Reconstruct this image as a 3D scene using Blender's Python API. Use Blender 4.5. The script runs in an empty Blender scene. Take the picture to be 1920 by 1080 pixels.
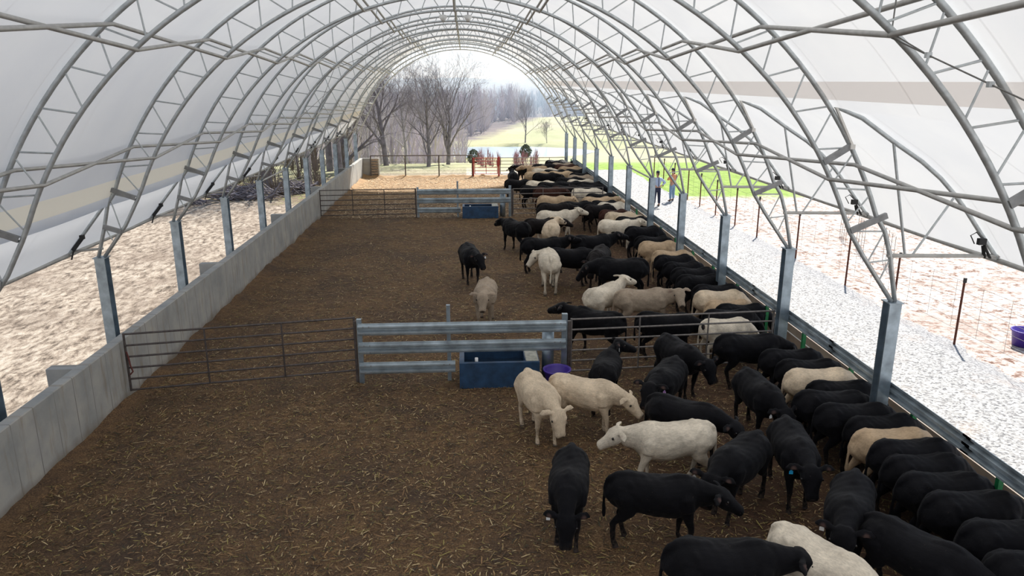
import bpy, bmesh, math, random
import numpy as np
from mathutils import Vector, Matrix, noise
pi = math.pi; rad = math.radians
random.seed(7); RNG = np.random.default_rng(7)
sc = bpy.context.scene; COL = sc.collection
sc.view_settings.view_transform = 'Standard'; sc.view_settings.look = 'None'
sc.view_settings.gamma = 1.0; sc.view_settings.use_curve_mapping = False
sc.view_settings.exposure = EXPO = 0.0

# ---------------------------------------------------------------- helpers
def link(o, parent=None):
    COL.objects.link(o)
    if parent is not None: o.parent = parent
    return o
def tag(o, label=None, cat=None, group=None, kind=None):
    if label: o['label'] = label
    if cat: o['category'] = cat
    if group: o['group'] = group
    if kind: o['kind'] = kind
    return o
def empty(name, loc=(0,0,0), rz=0, label=None, cat=None, group=None):
    o = bpy.data.objects.new(name, None); o.location = loc; o.rotation_euler = (0,0,rz); o.empty_display_size = .2
    link(o); return tag(o, label, cat, group)
def bobj(name, bm, mat, parent=None, smooth=False):
    bmesh.ops.recalc_face_normals(bm, faces=bm.faces)
    me = bpy.data.meshes.new(name); bm.to_mesh(me); bm.free()
    me.materials.append(mat)
    if smooth: me.polygons.foreach_set('use_smooth', [True]*len(me.polygons))
    return link(bpy.data.objects.new(name, me), parent)
def nobj(name, V, F, mat, parent=None, smooth=False):
    me = bpy.data.meshes.new(name); me.from_pydata([tuple(v) for v in V], [], F); me.materials.append(mat)
    if smooth: me.polygons.foreach_set('use_smooth', [True]*len(me.polygons))
    return link(bpy.data.objects.new(name, me), parent)
def box(bm, x0, x1, y0, y1, z0, z1):
    v = [bm.verts.new(p) for p in ((x0,y0,z0),(x1,y0,z0),(x1,y1,z0),(x0,y1,z0),(x0,y0,z1),(x1,y0,z1),(x1,y1,z1),(x0,y1,z1))]
    for f in ((0,3,2,1),(4,5,6,7),(0,1,5,4),(1,2,6,5),(2,3,7,6),(3,0,4,7)): bm.faces.new([v[i] for i in f])
def tube(bm, pts, r, n=8, r2=None, cap=True):
    P = [Vector(p) for p in pts]; rings = []; prev = None
    for i, p in enumerate(P):
        t = (P[min(i+1,len(P)-1)]-P[max(i-1,0)]).normalized()
        if prev is None:
            a = Vector((0,1,0)) if abs(t.y) < .9 else Vector((1,0,0))
            s = t.cross(a).normalized()
        else:
            s = (prev - t*prev.dot(t)).normalized()
        prev = s; u = t.cross(s)
        rr = r if r2 is None else r+(r2-r)*i/(len(P)-1)
        rings.append([bm.verts.new(p+(s*math.cos(2*pi*k/n)+u*math.sin(2*pi*k/n))*rr) for k in range(n)])
    for a, b in zip(rings, rings[1:]):
        for k in range(n): bm.faces.new((a[k], a[(k+1)%n], b[(k+1)%n], b[k]))
    if cap: bm.faces.new(list(reversed(rings[0]))); bm.faces.new(rings[-1])
def extrude_profile(bm, prof, p0, p1, xdir, zdir):
    """closed 2D profile (a,b) -> p + xdir*a + zdir*b, swept from p0 to p1"""
    r = [[bm.verts.new(Vector(p)+Vector(xdir)*a+Vector(zdir)*b) for a, b in prof] for p in (p0, p1)]
    n = len(prof)
    for k in range(n): bm.faces.new((r[0][k], r[0][(k+1)%n], r[1][(k+1)%n], r[1][k]))
    bm.faces.new(list(reversed(r[0]))); bm.faces.new(r[1])
def beam(bm, p0, p1, w, h, up=(0,0,1)):
    d = (Vector(p1)-Vector(p0)).normalized(); s = d.cross(Vector(up)).normalized(); u = s.cross(d)
    extrude_profile(bm, [(-w/2,-h/2),(w/2,-h/2),(w/2,h/2),(-w/2,h/2)], p0, p1, s, u)
_unit = {}
def rod(name, p0, p1, r, mat, parent=None, n=8):
    """a straight round bar; every bar shares one unit mesh per material"""
    k = (mat.name, n)
    if k not in _unit:
        bm = bmesh.new(); tube(bm, [(0,0,0),(0,0,1)], 1, n)
        bmesh.ops.recalc_face_normals(bm, faces=bm.faces)
        me = bpy.data.meshes.new('bar'); bm.to_mesh(me); bm.free(); me.materials.append(mat)
        for p in me.polygons: p.use_smooth = len(p.vertices) == 4
        _unit[k] = me
    o = bpy.data.objects.new(name, _unit[k]); p0 = Vector(p0); d = Vector(p1)-p0
    o.location = p0; o.rotation_mode = 'QUATERNION'; o.rotation_quaternion = Vector((0,0,1)).rotation_difference(d.normalized())
    o.scale = (r, r, d.length)
    return link(o, parent)

# ---------------------------------------------------------------- materials
def newmat(name):
    m = bpy.data.materials.new(name); m.use_nodes = True; nt = m.node_tree
    return m, nt, nt.nodes['Principled BSDF'], nt.nodes['Material Output']
def N(nt, t, **kw):
    n = nt.nodes.new(t)
    for k, v in kw.items():
        if k in n.inputs.keys() if hasattr(n.inputs,'keys') else False: n.inputs[k].default_value = v
        else: setattr(n, k, v)
    return n
def noise_tex(nt, scale, detail=4, rough=.55, vec=None, dist=0.0):
    n = nt.nodes.new('ShaderNodeTexNoise'); n.inputs['Scale'].default_value = scale; n.inputs['Detail'].default_value = detail
    n.inputs['Roughness'].default_value = rough; n.inputs['Distortion'].default_value = dist
    if vec is not None: nt.links.new(vec, n.inputs['Vector'])
    return n
def ramp(nt, fac, stops):
    r = nt.nodes.new('ShaderNodeValToRGB'); e = r.color_ramp.elements
    while len(e) < len(stops): e.new(.5)
    for i, (p, c) in enumerate(stops): e[i].position = p; e[i].color = (*c, 1) if len(c) == 3 else c
    nt.links.new(fac, r.inputs['Fac']); return r
def mixc(nt, fac, a, b, mode='MIX'):
    m = nt.nodes.new('ShaderNodeMix'); m.data_type = 'RGBA'; m.blend_type = mode
    for s, v in ((0, fac), (6, a), (7, b)):
        if hasattr(v, 'is_linked') or hasattr(v, 'links'): nt.links.new(v, m.inputs[s])
        else: m.inputs[s].default_value = v if s == 0 else (*v, 1)
    return m.outputs[2]
def math_(nt, op, a, b=None, c=None):
    m = nt.nodes.new('ShaderNodeMath'); m.operation = op
    for i, v in enumerate((a, b, c)):
        if v is None: continue
        if hasattr(v, 'links'): nt.links.new(v, m.inputs[i])
        else: m.inputs[i].default_value = v
    return m.outputs[0]
def maprange(nt, v, a, b, c=0., d=1.):
    m = nt.nodes.new('ShaderNodeMapRange'); nt.links.new(v, m.inputs[0])
    for i, x in enumerate((a, b, c, d)): m.inputs[i+1].default_value = x
    return m.outputs[0]
def bump(nt, h, strength=.4, dist=.02, b=None):
    n = nt.nodes.new('ShaderNodeBump'); n.inputs['Strength'].default_value = strength; n.inputs['Distance'].default_value = dist
    nt.links.new(h, n.inputs['Height'])
    if b is not None: nt.links.new(n.outputs[0], b.inputs['Normal'])
    return n
def coord(nt, which='Object'):
    t = nt.nodes.new('ShaderNodeTexCoord'); return t.outputs[which]
def sepxyz(nt, v):
    s = nt.nodes.new('ShaderNodeSeparateXYZ'); nt.links.new(v, s.inputs[0]); return s.outputs
def geopos(nt):
    g = nt.nodes.new('ShaderNodeNewGeometry'); return g.outputs['Position']

def simple(name, col, rough=.6, metal=0.0, var=.25, scale=6, bmp=.0):
    m, nt, b, out = newmat(name)
    n = noise_tex(nt, scale, 5, vec=geopos(nt))
    dark = tuple(c*(1-var) for c in col); lite = tuple(min(1, c*(1+var)) for c in col)
    r = ramp(nt, n.outputs[0], [(.3, dark), (.7, lite)]); nt.links.new(r.outputs[0], b.inputs['Base Color'])
    b.inputs['Roughness'].default_value = rough; b.inputs['Metallic'].default_value = metal
    if bmp: bump(nt, n.outputs[0], bmp, .02, b)
    return m
M = {}
M['galv'] = simple('galvanised steel', (.50,.53,.54), .45, .55, .18, 9)
M['galv_post'] = simple('galvanised post steel', (.33,.40,.46), .38, .8, .30, 4)
M['galv_rail'] = simple('weathered guard rail', (.36,.42,.46), .45, .65, .35, 3)
M['pipe'] = simple('dull grey purlin pipe', (.42,.415,.40), .5, .4, .15, 7)
M['brace'] = simple('grey brace channel', (.27,.275,.28), .55, .4, .2, 8)
M['gate'] = simple('dark bronze gate tube', (.085,.07,.065), .5, .3, .35, 14)
M['gate_light'] = simple('dusty grey gate tube', (.17,.155,.145), .5, .3, .3, 14)
M['rust'] = simple('rusty post', (.15,.055,.035), .8, .1, .4, 18)
M['redgate'] = simple('red gate paint', (.36,.035,.03), .5, .1, .3, 12)
M['black'] = simple('black strap', (.012,.012,.013), .6, 0, .2, 20)
M['green'] = simple('green post paint', (.01,.17,.055), .45, .1, .25, 10)
M['wire'] = simple('fence wire', (.12,.115,.11), .5, .6, .2, 10)
M['cable'] = simple('wire rope', (.20,.20,.19), .5, .5, .2, 30)
M['lamp'] = simple('white lamp housing', (.75,.75,.73), .5, 0, .05, 5)
M['dark_water'] = simple('dark trough water', (.01,.025,.05), .1, 0, .1, 2)
M['trough'] = simple('blue trough plastic', (.018,.055,.12), .45, 0, .4, 5)
M['sleeve'] = simple('pale sleeve plastic', (.72,.70,.66), .5, 0, .06, 9)
M['trough_in'] = simple('trough worn lid', (.42,.42,.36), .6, 0, .35, 9)
M['tub'] = simple('purple tub plastic', (.07,.035,.30), .4, 0, .15, 5)
M['wood'] = simple('weathered timber', (.36,.27,.19), .8, 0, .3, 7)
M['bark'] = simple('grey bark', (.20,.18,.195), .9, 0, .35, 3)
M['bark_light'] = simple('pale bark', (.36,.335,.35), .9, 0, .3, 3)
M['cedar'] = simple('cedar foliage', (.08,.095,.055), .9, 0, .45, 4)
M['skin'] = simple('skin', (.45,.25,.17), .55, 0, .08, 20)
M['shirt_blue'] = simple('pale blue shirt', (.42,.50,.66), .85, 0, .08, 12)
M['shirt_orange'] = simple('orange tan shirt', (.62,.27,.13), .85, 0, .12, 12)
M['jeans'] = simple('faded jeans', (.20,.31,.42), .85, 0, .15, 12)
M['navy'] = simple('dark navy cloth', (.018,.022,.05), .85, 0, .2, 12)
M['boot'] = simple('brown boot leather', (.09,.055,.035), .6, 0, .2, 12)
M['tag_white'] = simple('white plastic tag', (.85,.85,.85), .4, 0, .03, 5)
M['tag_blue'] = simple('blue plastic tag', (.02,.35,.65), .4, 0, .03, 5)
M['tag_purple'] = simple('purple plastic tag', (.45,.25,.55), .4, 0, .03, 5)
M['chain'] = simple('red latch chain', (.16,.05,.045), .5, .4, .3, 30)

# concrete with board marks every 0.6 m and rusty streaks
def concrete():
    m, nt, b, out = newmat('cast concrete'); P = geopos(nt); X, Y, Z = sepxyz(nt, P)
    n1 = noise_tex(nt, 1.3, 6, .6, P); n2 = noise_tex(nt, 14, 4, .6, P)
    c = ramp(nt, n1.outputs[0], [(.3, (.25,.26,.255)), (.55, (.35,.345,.325)), (.75, (.43,.41,.36))]).outputs[0]
    fr = math_(nt, 'FRACT', math_(nt, 'DIVIDE', math_(nt, 'ADD', Y, 40.), .61))
    line = math_(nt, 'LESS_THAN', fr, .03)
    fr2 = math_(nt, 'FRACT', math_(nt, 'DIVIDE', math_(nt, 'ADD', Y, 40.25), 1.22))
    st = nt.nodes.new('ShaderNodeCombineXYZ'); nt.links.new(math_(nt,'MULTIPLY',Y,5.), st.inputs[1]); nt.links.new(math_(nt,'MULTIPLY',Z,.8), st.inputs[2])
    ns = noise_tex(nt, 1.0, 3, .6, st.outputs[0])
    streak = maprange(nt, ns.outputs[0], .54, .70, 0., .6)
    c = mixc(nt, streak, c, (.235,.19,.13))
    c = mixc(nt, math_(nt,'MULTIPLY',line,maprange(nt, n1.outputs[0], .4, .6, .25, .9)), c, (.11,.105,.095))
    foot = maprange(nt, math_(nt,'ADD',Z, math_(nt,'MULTIPLY', n1.outputs[0], .35)), .22, .42, .75, 0.)
    c = mixc(nt, foot, c, (.15,.12,.085))
    nt.links.new(c, b.inputs['Base Color']); b.inputs['Roughness'].default_value = .85
    bump(nt, n2.outputs[0], .25, .01, b)
    return m
M['concrete'] = concrete()

def fabric():
    m, nt, b, out = newmat('white roof fabric'); P = geopos(nt); X, Y, Z = sepxyz(nt, P)
    nt.nodes.remove(b)
    d = nt.nodes.new('ShaderNodeBsdfDiffuse'); t = nt.nodes.new('ShaderNodeBsdfTranslucent'); mx = nt.nodes.new('ShaderNodeMixShader')
    n = noise_tex(nt, .7, 4, .5, P)
    base = ramp(nt, n.outputs[0], [(.3, (.78,.79,.80)), (.7, (.84,.845,.84))]).outputs[0]
    right = math_(nt, 'GREATER_THAN', X, 0.)
    left = math_(nt, 'SUBTRACT', 1., right)
    def inr(v, a, c): return math_(nt, 'MULTIPLY', math_(nt, 'GREATER_THAN', v, a), math_(nt, 'LESS_THAN', v, c))
    bandR = math_(nt, 'MULTIPLY', right, inr(Z, 5.96, 6.22))
    bandL = math_(nt, 'MULTIPLY', left, inr(Z, 4.03, 4.36))
    fr = math_(nt, 'FRACT', math_(nt, 'DIVIDE', math_(nt, 'ADD', Y, 41.12), 2.0))
    seam = math_(nt, 'LESS_THAN', fr, .018)
    base = mixc(nt, bandL, base, (.88,.81,.66)); base = mixc(nt, bandR, base, (.80,.76,.73))
    nt.links.new(base, d.inputs[0]); nt.links.new(base, t.inputs[0])
    f = math_(nt, 'ADD', FAB_T, math_(nt, 'MULTIPLY', bandL, .18))
    f = math_(nt, 'SUBTRACT', f, math_(nt, 'MULTIPLY', bandR, .10))
    f = math_(nt, 'SUBTRACT', f, math_(nt, 'MULTIPLY', seam, .05))
    nt.links.new(f, mx.inputs[0]); nt.links.new(d.outputs[0], mx.inputs[1]); nt.links.new(t.outputs[0], mx.inputs[2])
    nt.links.new(mx.outputs[0], out.inputs[0]); return m
FAB_T = .32
M['fabric'] = fabric()

def bedding():
    m, nt, b, out = newmat('compost bedding'); P = geopos(nt); X, Y, Z = sepxyz(nt, P)
    big = noise_tex(nt, .35, 5, .6, P); mid = noise_tex(nt, 3.5, 6, .65, P, .4); fine = noise_tex(nt, 38, 5, .7, P)
    c = ramp(nt, mid.outputs[0], [(.30, (.04,.020,.009)), (.44, (.12,.062,.025)), (.58, (.21,.115,.045)), (.8, (.31,.185,.080))]).outputs[0]
    c2 = ramp(nt, fine.outputs[0], [(.35, (.015,.008,.005)), (.5, (.12,.066,.030)), (.66, (.40,.26,.12))]).outputs[0]
    c = mixc(nt, .55, c, c2)
    dk = maprange(nt, big.outputs[0], .45, .62, 0., .55); c = mixc(nt, dk, c, (.05,.030,.020)); c = mixc(nt, maprange(nt, noise_tex(nt, .9, 5, .65, P).outputs[0], .5, .68, 0., .45), c, (.055,.036,.026))
    # sunlit gold painted into the far end, trampled wet manure on the cattle side
    far = maprange(nt, Y, 38., 47., 0., .8); c = mixc(nt, far, c, mixc(nt, mid.outputs[0], (.20,.115,.055), (.55,.36,.18)))
    wet = maprange(nt, math_(nt,'ADD', X, math_(nt,'MULTIPLY', mid.outputs[0], 2.)), 3.2, 5.2, 0., .65); c = mixc(nt, wet, c, (.075,.034,.018))
    nt.links.new(c, b.inputs['Base Color']); b.inputs['Roughness'].default_value = .9
    h = math_(nt, 'ADD', mid.outputs[0], math_(nt, 'MULTIPLY', fine.outputs[0], .6)); bump(nt, h, .9, .05, b)
    return m
M['bedding'] = bedding()

def attrmat(name, rough=.8, attr='col'):
    m, nt, b, out = newmat(name); a = nt.nodes.new('ShaderNodeAttribute'); a.attribute_name = attr
    nt.links.new(a.outputs['Color'], b.inputs['Base Color']); b.inputs['Roughness'].default_value = rough; return m
M['straw'] = attrmat('straw flakes', .75)

def gravel():
    m, nt, b, out = newmat('pale crushed gravel'); P = geopos(nt); X, Y, Z = sepxyz(nt, P)
    v = nt.nodes.new('ShaderNodeTexVoronoi'); v.inputs['Scale'].default_value = 24; nt.links.new(P, v.inputs['Vector'])
    n = noise_tex(nt, .8, 5, .6, P); g = noise_tex(nt, 26, 5, .7, P)
    s = sepxyz(nt, v.outputs['Color'])[0]
    c = ramp(nt, s, [(0., (.10,.10,.105)), (.3, (.25,.245,.24)), (.7, (.40,.395,.38)), (1., (.55,.54,.52))]).outputs[0]
    c = mixc(nt, maprange(nt, g.outputs[0], .5, .68, 0., .45), c, (.15,.15,.155))
    edge = maprange(nt, math_(nt,'ADD', X, math_(nt,'MULTIPLY', n.outputs[0], 1.8)), 11.9, 12.6, 0., .6)
    c = mixc(nt, math_(nt,'MULTIPLY', edge, maprange(nt, g.outputs[0], .45, .6, .2, 1.)), c, (.20,.20,.22))
    c = mixc(nt, maprange(nt, n.outputs[0], .56, .72, 0., .35), c, (.47,.36,.28))
    nt.links.new(c, b.inputs['Base Color']); b.inputs['Roughness'].default_value = .9
    bump(nt, v.outputs['Distance'], .5, .02, b); return m
M['gravel'] = gravel()

def terrain():
    m, nt, b, out = newmat('ground of dirt, pasture and woodland'); P = geopos(nt); X, Y, Z = sepxyz(nt, P)
    n1 = noise_tex(nt, .25, 6, .6, P); n2 = noise_tex(nt, 2.2, 7, .68, P, .6); n3 = noise_tex(nt, .045, 6, .65, P); n4 = noise_tex(nt, 12, 5, .7, P)
    # left yard: pale dry dirt with ruts along the barn ; right yard: pale reddish dirt
    st = nt.nodes.new('ShaderNodeMapping'); st.inputs['Scale'].default_value = (1.7,.75,1); st.inputs['Rotation'].default_value = (0,0,-.35); nt.links.new(P, st.inputs[0])
    rut = noise_tex(nt, 3.0, 8, .74, st.outputs[0], .3)
    dl = ramp(nt, rut.outputs[0], [(.36, (.07,.055,.043)), (.45, (.22,.175,.135)), (.54, (.40,.335,.265)), (.7, (.55,.49,.41))]).outputs[0]
    dl = mixc(nt, maprange(nt, n1.outputs[0], .48, .62, 0., .6), dl, mixc(nt, n4.outputs[0], (.09,.065,.05), (.30,.235,.18)))
    dl = mixc(nt, maprange(nt, n4.outputs[0], .5, .7, 0., .5), dl, (.22,.175,.14))
    n5 = noise_tex(nt, 4.5, 8, .72, P, .3); dr = ramp(nt, n5.outputs[0], [(.36, (.13,.06,.04)), (.44, (.38,.28,.23)), (.51, (.58,.53,.49)), (.7, (.68,.65,.61))]).outputs[0]
    dr = mixc(nt, maprange(nt, n1.outputs[0], .52, .66, 0., .5), dr, mixc(nt, n4.outputs[0], (.19,.09,.06), (.50,.40,.33)))
    dirt = mixc(nt, math_(nt, 'GREATER_THAN', X, 0.), dl, dr)
    gr = ramp(nt, n2.outputs[0], [(.3, (.17,.26,.045)), (.55, (.27,.38,.09)), (.8, (.36,.42,.16))]).outputs[0]
    pasture = ramp(nt, n3.outputs[0], [(.35, (.33,.36,.20)), (.55, (.42,.42,.27)), (.7, (.46,.41,.31))]).outputs[0]
    pasture = mixc(nt, maprange(nt, n2.outputs[0], .45, .7, 0., .35), pasture, (.30,.24,.17))
    litter = ramp(nt, n2.outputs[0], [(.3, (.10,.07,.05)), (.5, (.22,.17,.12)), (.62, (.24,.26,.10)), (.8, (.33,.27,.19))]).outputs[0]
    wob = math_(nt, 'MULTIPLY', math_(nt, 'SUBTRACT', n1.outputs[0], .5), 9.)
    Yw = math_(nt, 'ADD', Y, wob); Xw = math_(nt, 'ADD', X, wob)
    c = dirt
    # bright green field beyond the right yard
    g1 = math_(nt, 'MULTIPLY', maprange(nt, Yw, 40.5, 42.5), math_(nt, 'GREATER_THAN', X, 7.))
    c = mixc(nt, g1, c, gr)
    c = mixc(nt, maprange(nt, Yw, 62., 80.), c, pasture)
    # woodland floor to the left, from the edge of the yard
    l1 = math_(nt, 'MULTIPLY', maprange(nt, math_(nt, 'SUBTRACT', Yw, math_(nt, 'MULTIPLY', X, -.35)), 38., 41.), math_(nt, 'LESS_THAN', X, -7.))
    c = mixc(nt, l1, c, litter)
    c = mixc(nt, math_(nt, 'MULTIPLY', maprange(nt, Yw, 52., 60.), math_(nt, 'LESS_THAN', Xw, 10.)), c, mixc(nt, maprange(nt, n2.outputs[0], .45, .75, 0., .7), mixc(nt, .4, pasture, (.46,.39,.27)), gr))
    # wooded hills
    wood = ramp(nt, n3.outputs[0], [(.3, (.12,.105,.11)), (.5, (.20,.175,.175)), (.62, (.25,.215,.20)), (.75, (.20,.22,.12))]).outputs[0]
    wood = mixc(nt, maprange(nt, n2.outputs[0], .4, .65, 0., .5), wood, (.09,.08,.085))
    edge = math_(nt, 'SUBTRACT', Xw, math_(nt, 'MULTIPLY', math_(nt, 'SUBTRACT', Y, 150.), .27))
    w1 = math_(nt, 'MULTIPLY', maprange(nt, Yw, 142., 150.), maprange(nt, edge, 4., 0.))
    w2 = maprange(nt, Yw, 228., 240.)
    c = mixc(nt, math_(nt, 'MAXIMUM', w1, w2), c, wood)
    fld = math_(nt, 'MULTIPLY', math_(nt,'MULTIPLY', maprange(nt, Yw, 470., 480.), maprange(nt, Yw, 560., 550.)), math_(nt,'MULTIPLY', maprange(nt, Xw, -75., -68.), maprange(nt, Xw, 0., -6.)))
    c = mixc(nt, fld, c, (.36,.42,.20))
    nt.links.new(c, b.inputs['Base Color']); b.inputs['Roughness'].default_value = .95
    b.inputs['Specular IOR Level'].default_value = .15
    bump(nt, math_(nt,'ADD', n2.outputs[0], rut.outputs[0]), .8, .07, b); return m
M['terrain'] = terrain()

def water():
    m, nt, b, out = newmat('pond water'); b.inputs['Base Color'].default_value = (.42,.52,.58,1); b.inputs['Roughness'].default_value = .18
    b.inputs['Specular IOR Level'].default_value = .9
    n = noise_tex(nt, 1.5, 3, .5, geopos(nt)); bump(nt, n.outputs[0], .12, .05, b); return m
M['water'] = water()

def hide():
    m, nt, b, out = newmat('calf coat')
    oi = nt.nodes.new('ShaderNodeObjectInfo'); oc = coord(nt, 'Object')
    a = nt.nodes.new('ShaderNodeAttribute'); a.attribute_name = 'mark'
    r, g, bl = [s for s in sepxyz(nt, a.outputs['Vector'])]
    off = nt.nodes.new('ShaderNodeVectorMath'); off.operation = 'ADD'; nt.links.new(oc, off.inputs[0])
    sc_ = nt.nodes.new('ShaderNodeCombineXYZ'); nt.links.new(math_(nt,'MULTIPLY',oi.outputs['Random'],37.), sc_.inputs[0]); nt.links.new(sc_.outputs[0], off.inputs[1])
    n1 = noise_tex(nt, 3.2, 5, .6, off.outputs[0]); st = nt.nodes.new('ShaderNodeMapping'); st.inputs['Scale'].default_value = (18,60,40); nt.links.new(oc, st.inputs[0])
    n2 = noise_tex(nt, 1.0, 5, .7, st.outputs[0], .3); n3 = noise_tex(nt, 22, 4, .7, off.outputs[0])
    base = oi.outputs['Color']
    k = maprange(nt, n1.outputs[0], .3, .7, .72, 1.18); kk = nt.nodes.new('ShaderNodeVectorMath'); kk.operation = 'SCALE'; nt.links.new(base, kk.inputs[0]); nt.links.new(k, kk.inputs['Scale'])
    c = kk.outputs[0]
    k2 = maprange(nt, n2.outputs[0], .3, .7, .78, 1.2); kk2 = nt.nodes.new('ShaderNodeVectorMath'); kk2.operation = 'SCALE'; nt.links.new(c, kk2.inputs[0]); nt.links.new(k2, kk2.inputs['Scale'])
    c = kk2.outputs[0]
    # flecks of bedding and dried mud on the lower legs and flanks
    c = mixc(nt, math_(nt,'MULTIPLY', math_(nt,'MULTIPLY', bl, .55), maprange(nt, n3.outputs[0], .42, .6)), c, (.085,.062,.045))
    dirt = maprange(nt, n3.outputs[0], .66, .74, 0., .35); c = mixc(nt, dirt, c, (.12,.09,.07))
    c = mixc(nt, math_(nt,'MULTIPLY', g, .35), c, (.22,.13,.11))
    c = mixc(nt, math_(nt,'MULTIPLY', r, .85), c, (.05,.038,.036))
    nt.links.new(c, b.inputs['Base Color']); b.inputs['Roughness'].default_value = .7
    b.inputs['Sheen Weight'].default_value = .03; b.inputs['Sheen Roughness'].default_value = .5; b.inputs['Specular IOR Level'].default_value = .10
    bump(nt, n2.outputs[0], .5, .012, b); return m
M['hide'] = hide()
SUN_E = 8.6; SKY_S = .95; HAZE = .0016; sc.view_settings.exposure = .14
# ---------------------------------------------------------------- barn geometry (metres, camera above the origin)
BAY = 4.0
def RY(k): return (k-.22)*BAY          # position of frame k
CX, CZ, RI, RO, RF = -.27, 1.55, 6.66, 7.13, 7.19
XL, XR, ZP = -7.36, 6.81, 2.80
def arc(R, a): return (CX+R*math.cos(rad(a)), CZ+R*math.sin(rad(a)))

# floor: bedding surface
def fbm(x, y, s, o=4):
    return noise.fractal(Vector((x*s, y*s, 3.7)), 1.0, 2.0, o)
nx, ny = 120, 460
xs = np.linspace(-6.95, 7.25, nx); ys = np.linspace(-8, 51.6, ny)
V = []
for y in ys:
    for x in xs:
        z = .02*fbm(x, y, 1.3, 4)+.012*fbm(x, y, 5.0, 2)
        d = x+6.88
        z += .10*math.exp(-d/.22)*(1+.9*fbm(0, y, 1.1, 3))
        if y > 49.8: z += .14*math.exp(-((y-50.5)/.35)**2)*(1+1.0*fbm(x, 0, 1.3, 3))
        z -= .03*math.exp(-((x-6)/1.5)**2)
        V.append((x, y, z))
F = [(j*nx+i, j*nx+i+1, (j+1)*nx+i+1, (j+1)*nx+i) for j in range(ny-1) for i in range(nx-1)]
fl = nobj('floor', V, F, M['bedding'], smooth=True); tag(fl, 'brown compost and straw bedding covering the barn floor', 'floor', kind='structure')

# straw and chopped stalks lying on the bedding
def flakes(name, n, xr, yr, ln, wd, palette, seed, lift=.012, z0=0.0):
    R = np.random.default_rng(seed)
    x = R.uniform(*xr, n); y = R.uniform(*yr, n); a = R.uniform(0, 2*pi, n)
    L = R.gamma(2.2, ln/2.6, n).clip(ln*.3, ln*2.4); W = R.uniform(.5, 1.5, n)*wd
    z = z0+lift+R.uniform(0, .03, n); tz = R.normal(0, .10, n)*L
    dx, dy = np.cos(a), np.sin(a); nxv, nyv = -dy, dx; bend = R.normal(0, .16, n)*L*(R.random(n) < .3)
    co = np.empty((n, 6, 3))
    for k, t in enumerate((-.5, 0., .5)):
        cx = x+dx*L*t+nxv*bend*(.25-t*t); cy = y+dy*L*t+nyv*bend*(.25-t*t); cz = z+tz*t+.002*(t == 0)
        for j, s in enumerate((-1, 1)):
            co[:, k*2+j, 0] = cx+nxv*W*.5*s*(1 if k == 1 else .6); co[:, k*2+j, 1] = cy+nyv*W*.5*s*(1 if k == 1 else .6); co[:, k*2+j, 2] = np.maximum(cz, .004+z0)
    b = np.arange(n)[:, None]*6
    f = np.concatenate([b+np.array([0,1,3,2]), b+np.array([2,3,5,4])], 1).reshape(-1, 4)
    me = bpy.data.meshes.new(name); me.vertices.add(n*6); me.vertices.foreach_set('co', co.astype('f').ravel())
    me.loops.add(f.size); me.loops.foreach_set('vertex_index', f.astype('i').ravel())
    me.polygons.add(len(f)); me.polygons.foreach_set('loop_start', np.arange(0, f.size, 4, dtype='i'))
    me.update(); me.validate()
    pal = np.array(palette); ci = R.integers(0, len(pal), n); c = pal[ci]*R.uniform(.45, 1.15, (n, 1)); c = np.concatenate([c, np.ones((n,1))], 1)
    at = me.color_attributes.new('col', 'FLOAT_COLOR', 'POINT'); at.data.foreach_set('color', np.repeat(c, 6, 0).astype('f').ravel())
    me.materials.append(M['straw'])
    return link(bpy.data.objects.new(name, me))
pal = [(.22,.12,.05),(.30,.17,.07),(.12,.065,.03),(.38,.25,.11),(.17,.12,.035),(.30,.24,.07),(.06,.035,.018),(.55,.42,.22),(.10,.05,.022),(.05,.045,.02)]
o = flakes('straw', 52000, (-6.66, 6.6), (6.5, 17.5), .075, .013, pal, 1); tag(o, 'loose chopped stalks strewn over the near bedding', 'straw', kind='stuff')
o = flakes('straw', 45000, (-6.66, 6.6), (17.5, 35), .085, .015, pal, 2); tag(o, 'chopped stalks strewn over the bedding of the middle pen', 'straw', kind='stuff')
pal2 = [(.50,.36,.20),(.60,.45,.27),(.32,.20,.10),(.70,.55,.35),(.42,.26,.12)]
o = flakes('straw', 26000, (-6.6, 6.6), (35, 50.3), .13, .03, pal2, 3); tag(o, 'golden straw strewn over the far sunlit pen', 'straw', kind='stuff')

# terrain outside
def sm(t): t = min(1, max(0, t)); return t*t*(3-2*t)
def hgt(x, y):
    z = -.12 if x > 0 else -.12-.30*sm((-7.2-x)/.6)
    if -7.1 < x < 7.3 and y < 51.8: z = -.30
    z -= 4.9*sm((y-51.5)/62.)
    if y > 50:
        z += .12*fbm(x, y, .2, 3)
        e = math.hypot((x-5.6)/14.3, (y-127.5)/9.6)
        if e < 1.35: z -= .9*sm((1.35-e)/.55)
    elif y > 0 and (x < -7.6 or x > 12.0):
        z += .06*fbm(x, y, .9, 4)
    if y > 140:
        z += 1.6*math.exp(-((x-48)/42)**2-((y-208)/34)**2)
        z -= 9*sm((y-225)/90.)
        z += 21.5*sm((y-320)/900.)
        if y > 235: z += (1.8+.004*(y-235))*fbm(x, y, .035, 5)*sm((y-235)/60.)
    return z
def axis(segs):
    r = []
    for a, b, n in segs: r += list(np.linspace(a, b, n, endpoint=False))
    return r+[segs[-1][1]]
gx = axis([(-900,-120,26),(-120,-30,30),(-30,30,120),(30,120,30),(120,900,26)])
gy = axis([(-14,60,148),(60,150,90),(150,330,80),(330,700,70),(700,1500,50)])
gx = sorted(set(gx)|{-7.11,-7.6,7.3,7.35}); V = [(x, y, hgt(x, y)) for y in gy for x in gx]; n = len(gx)
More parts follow.
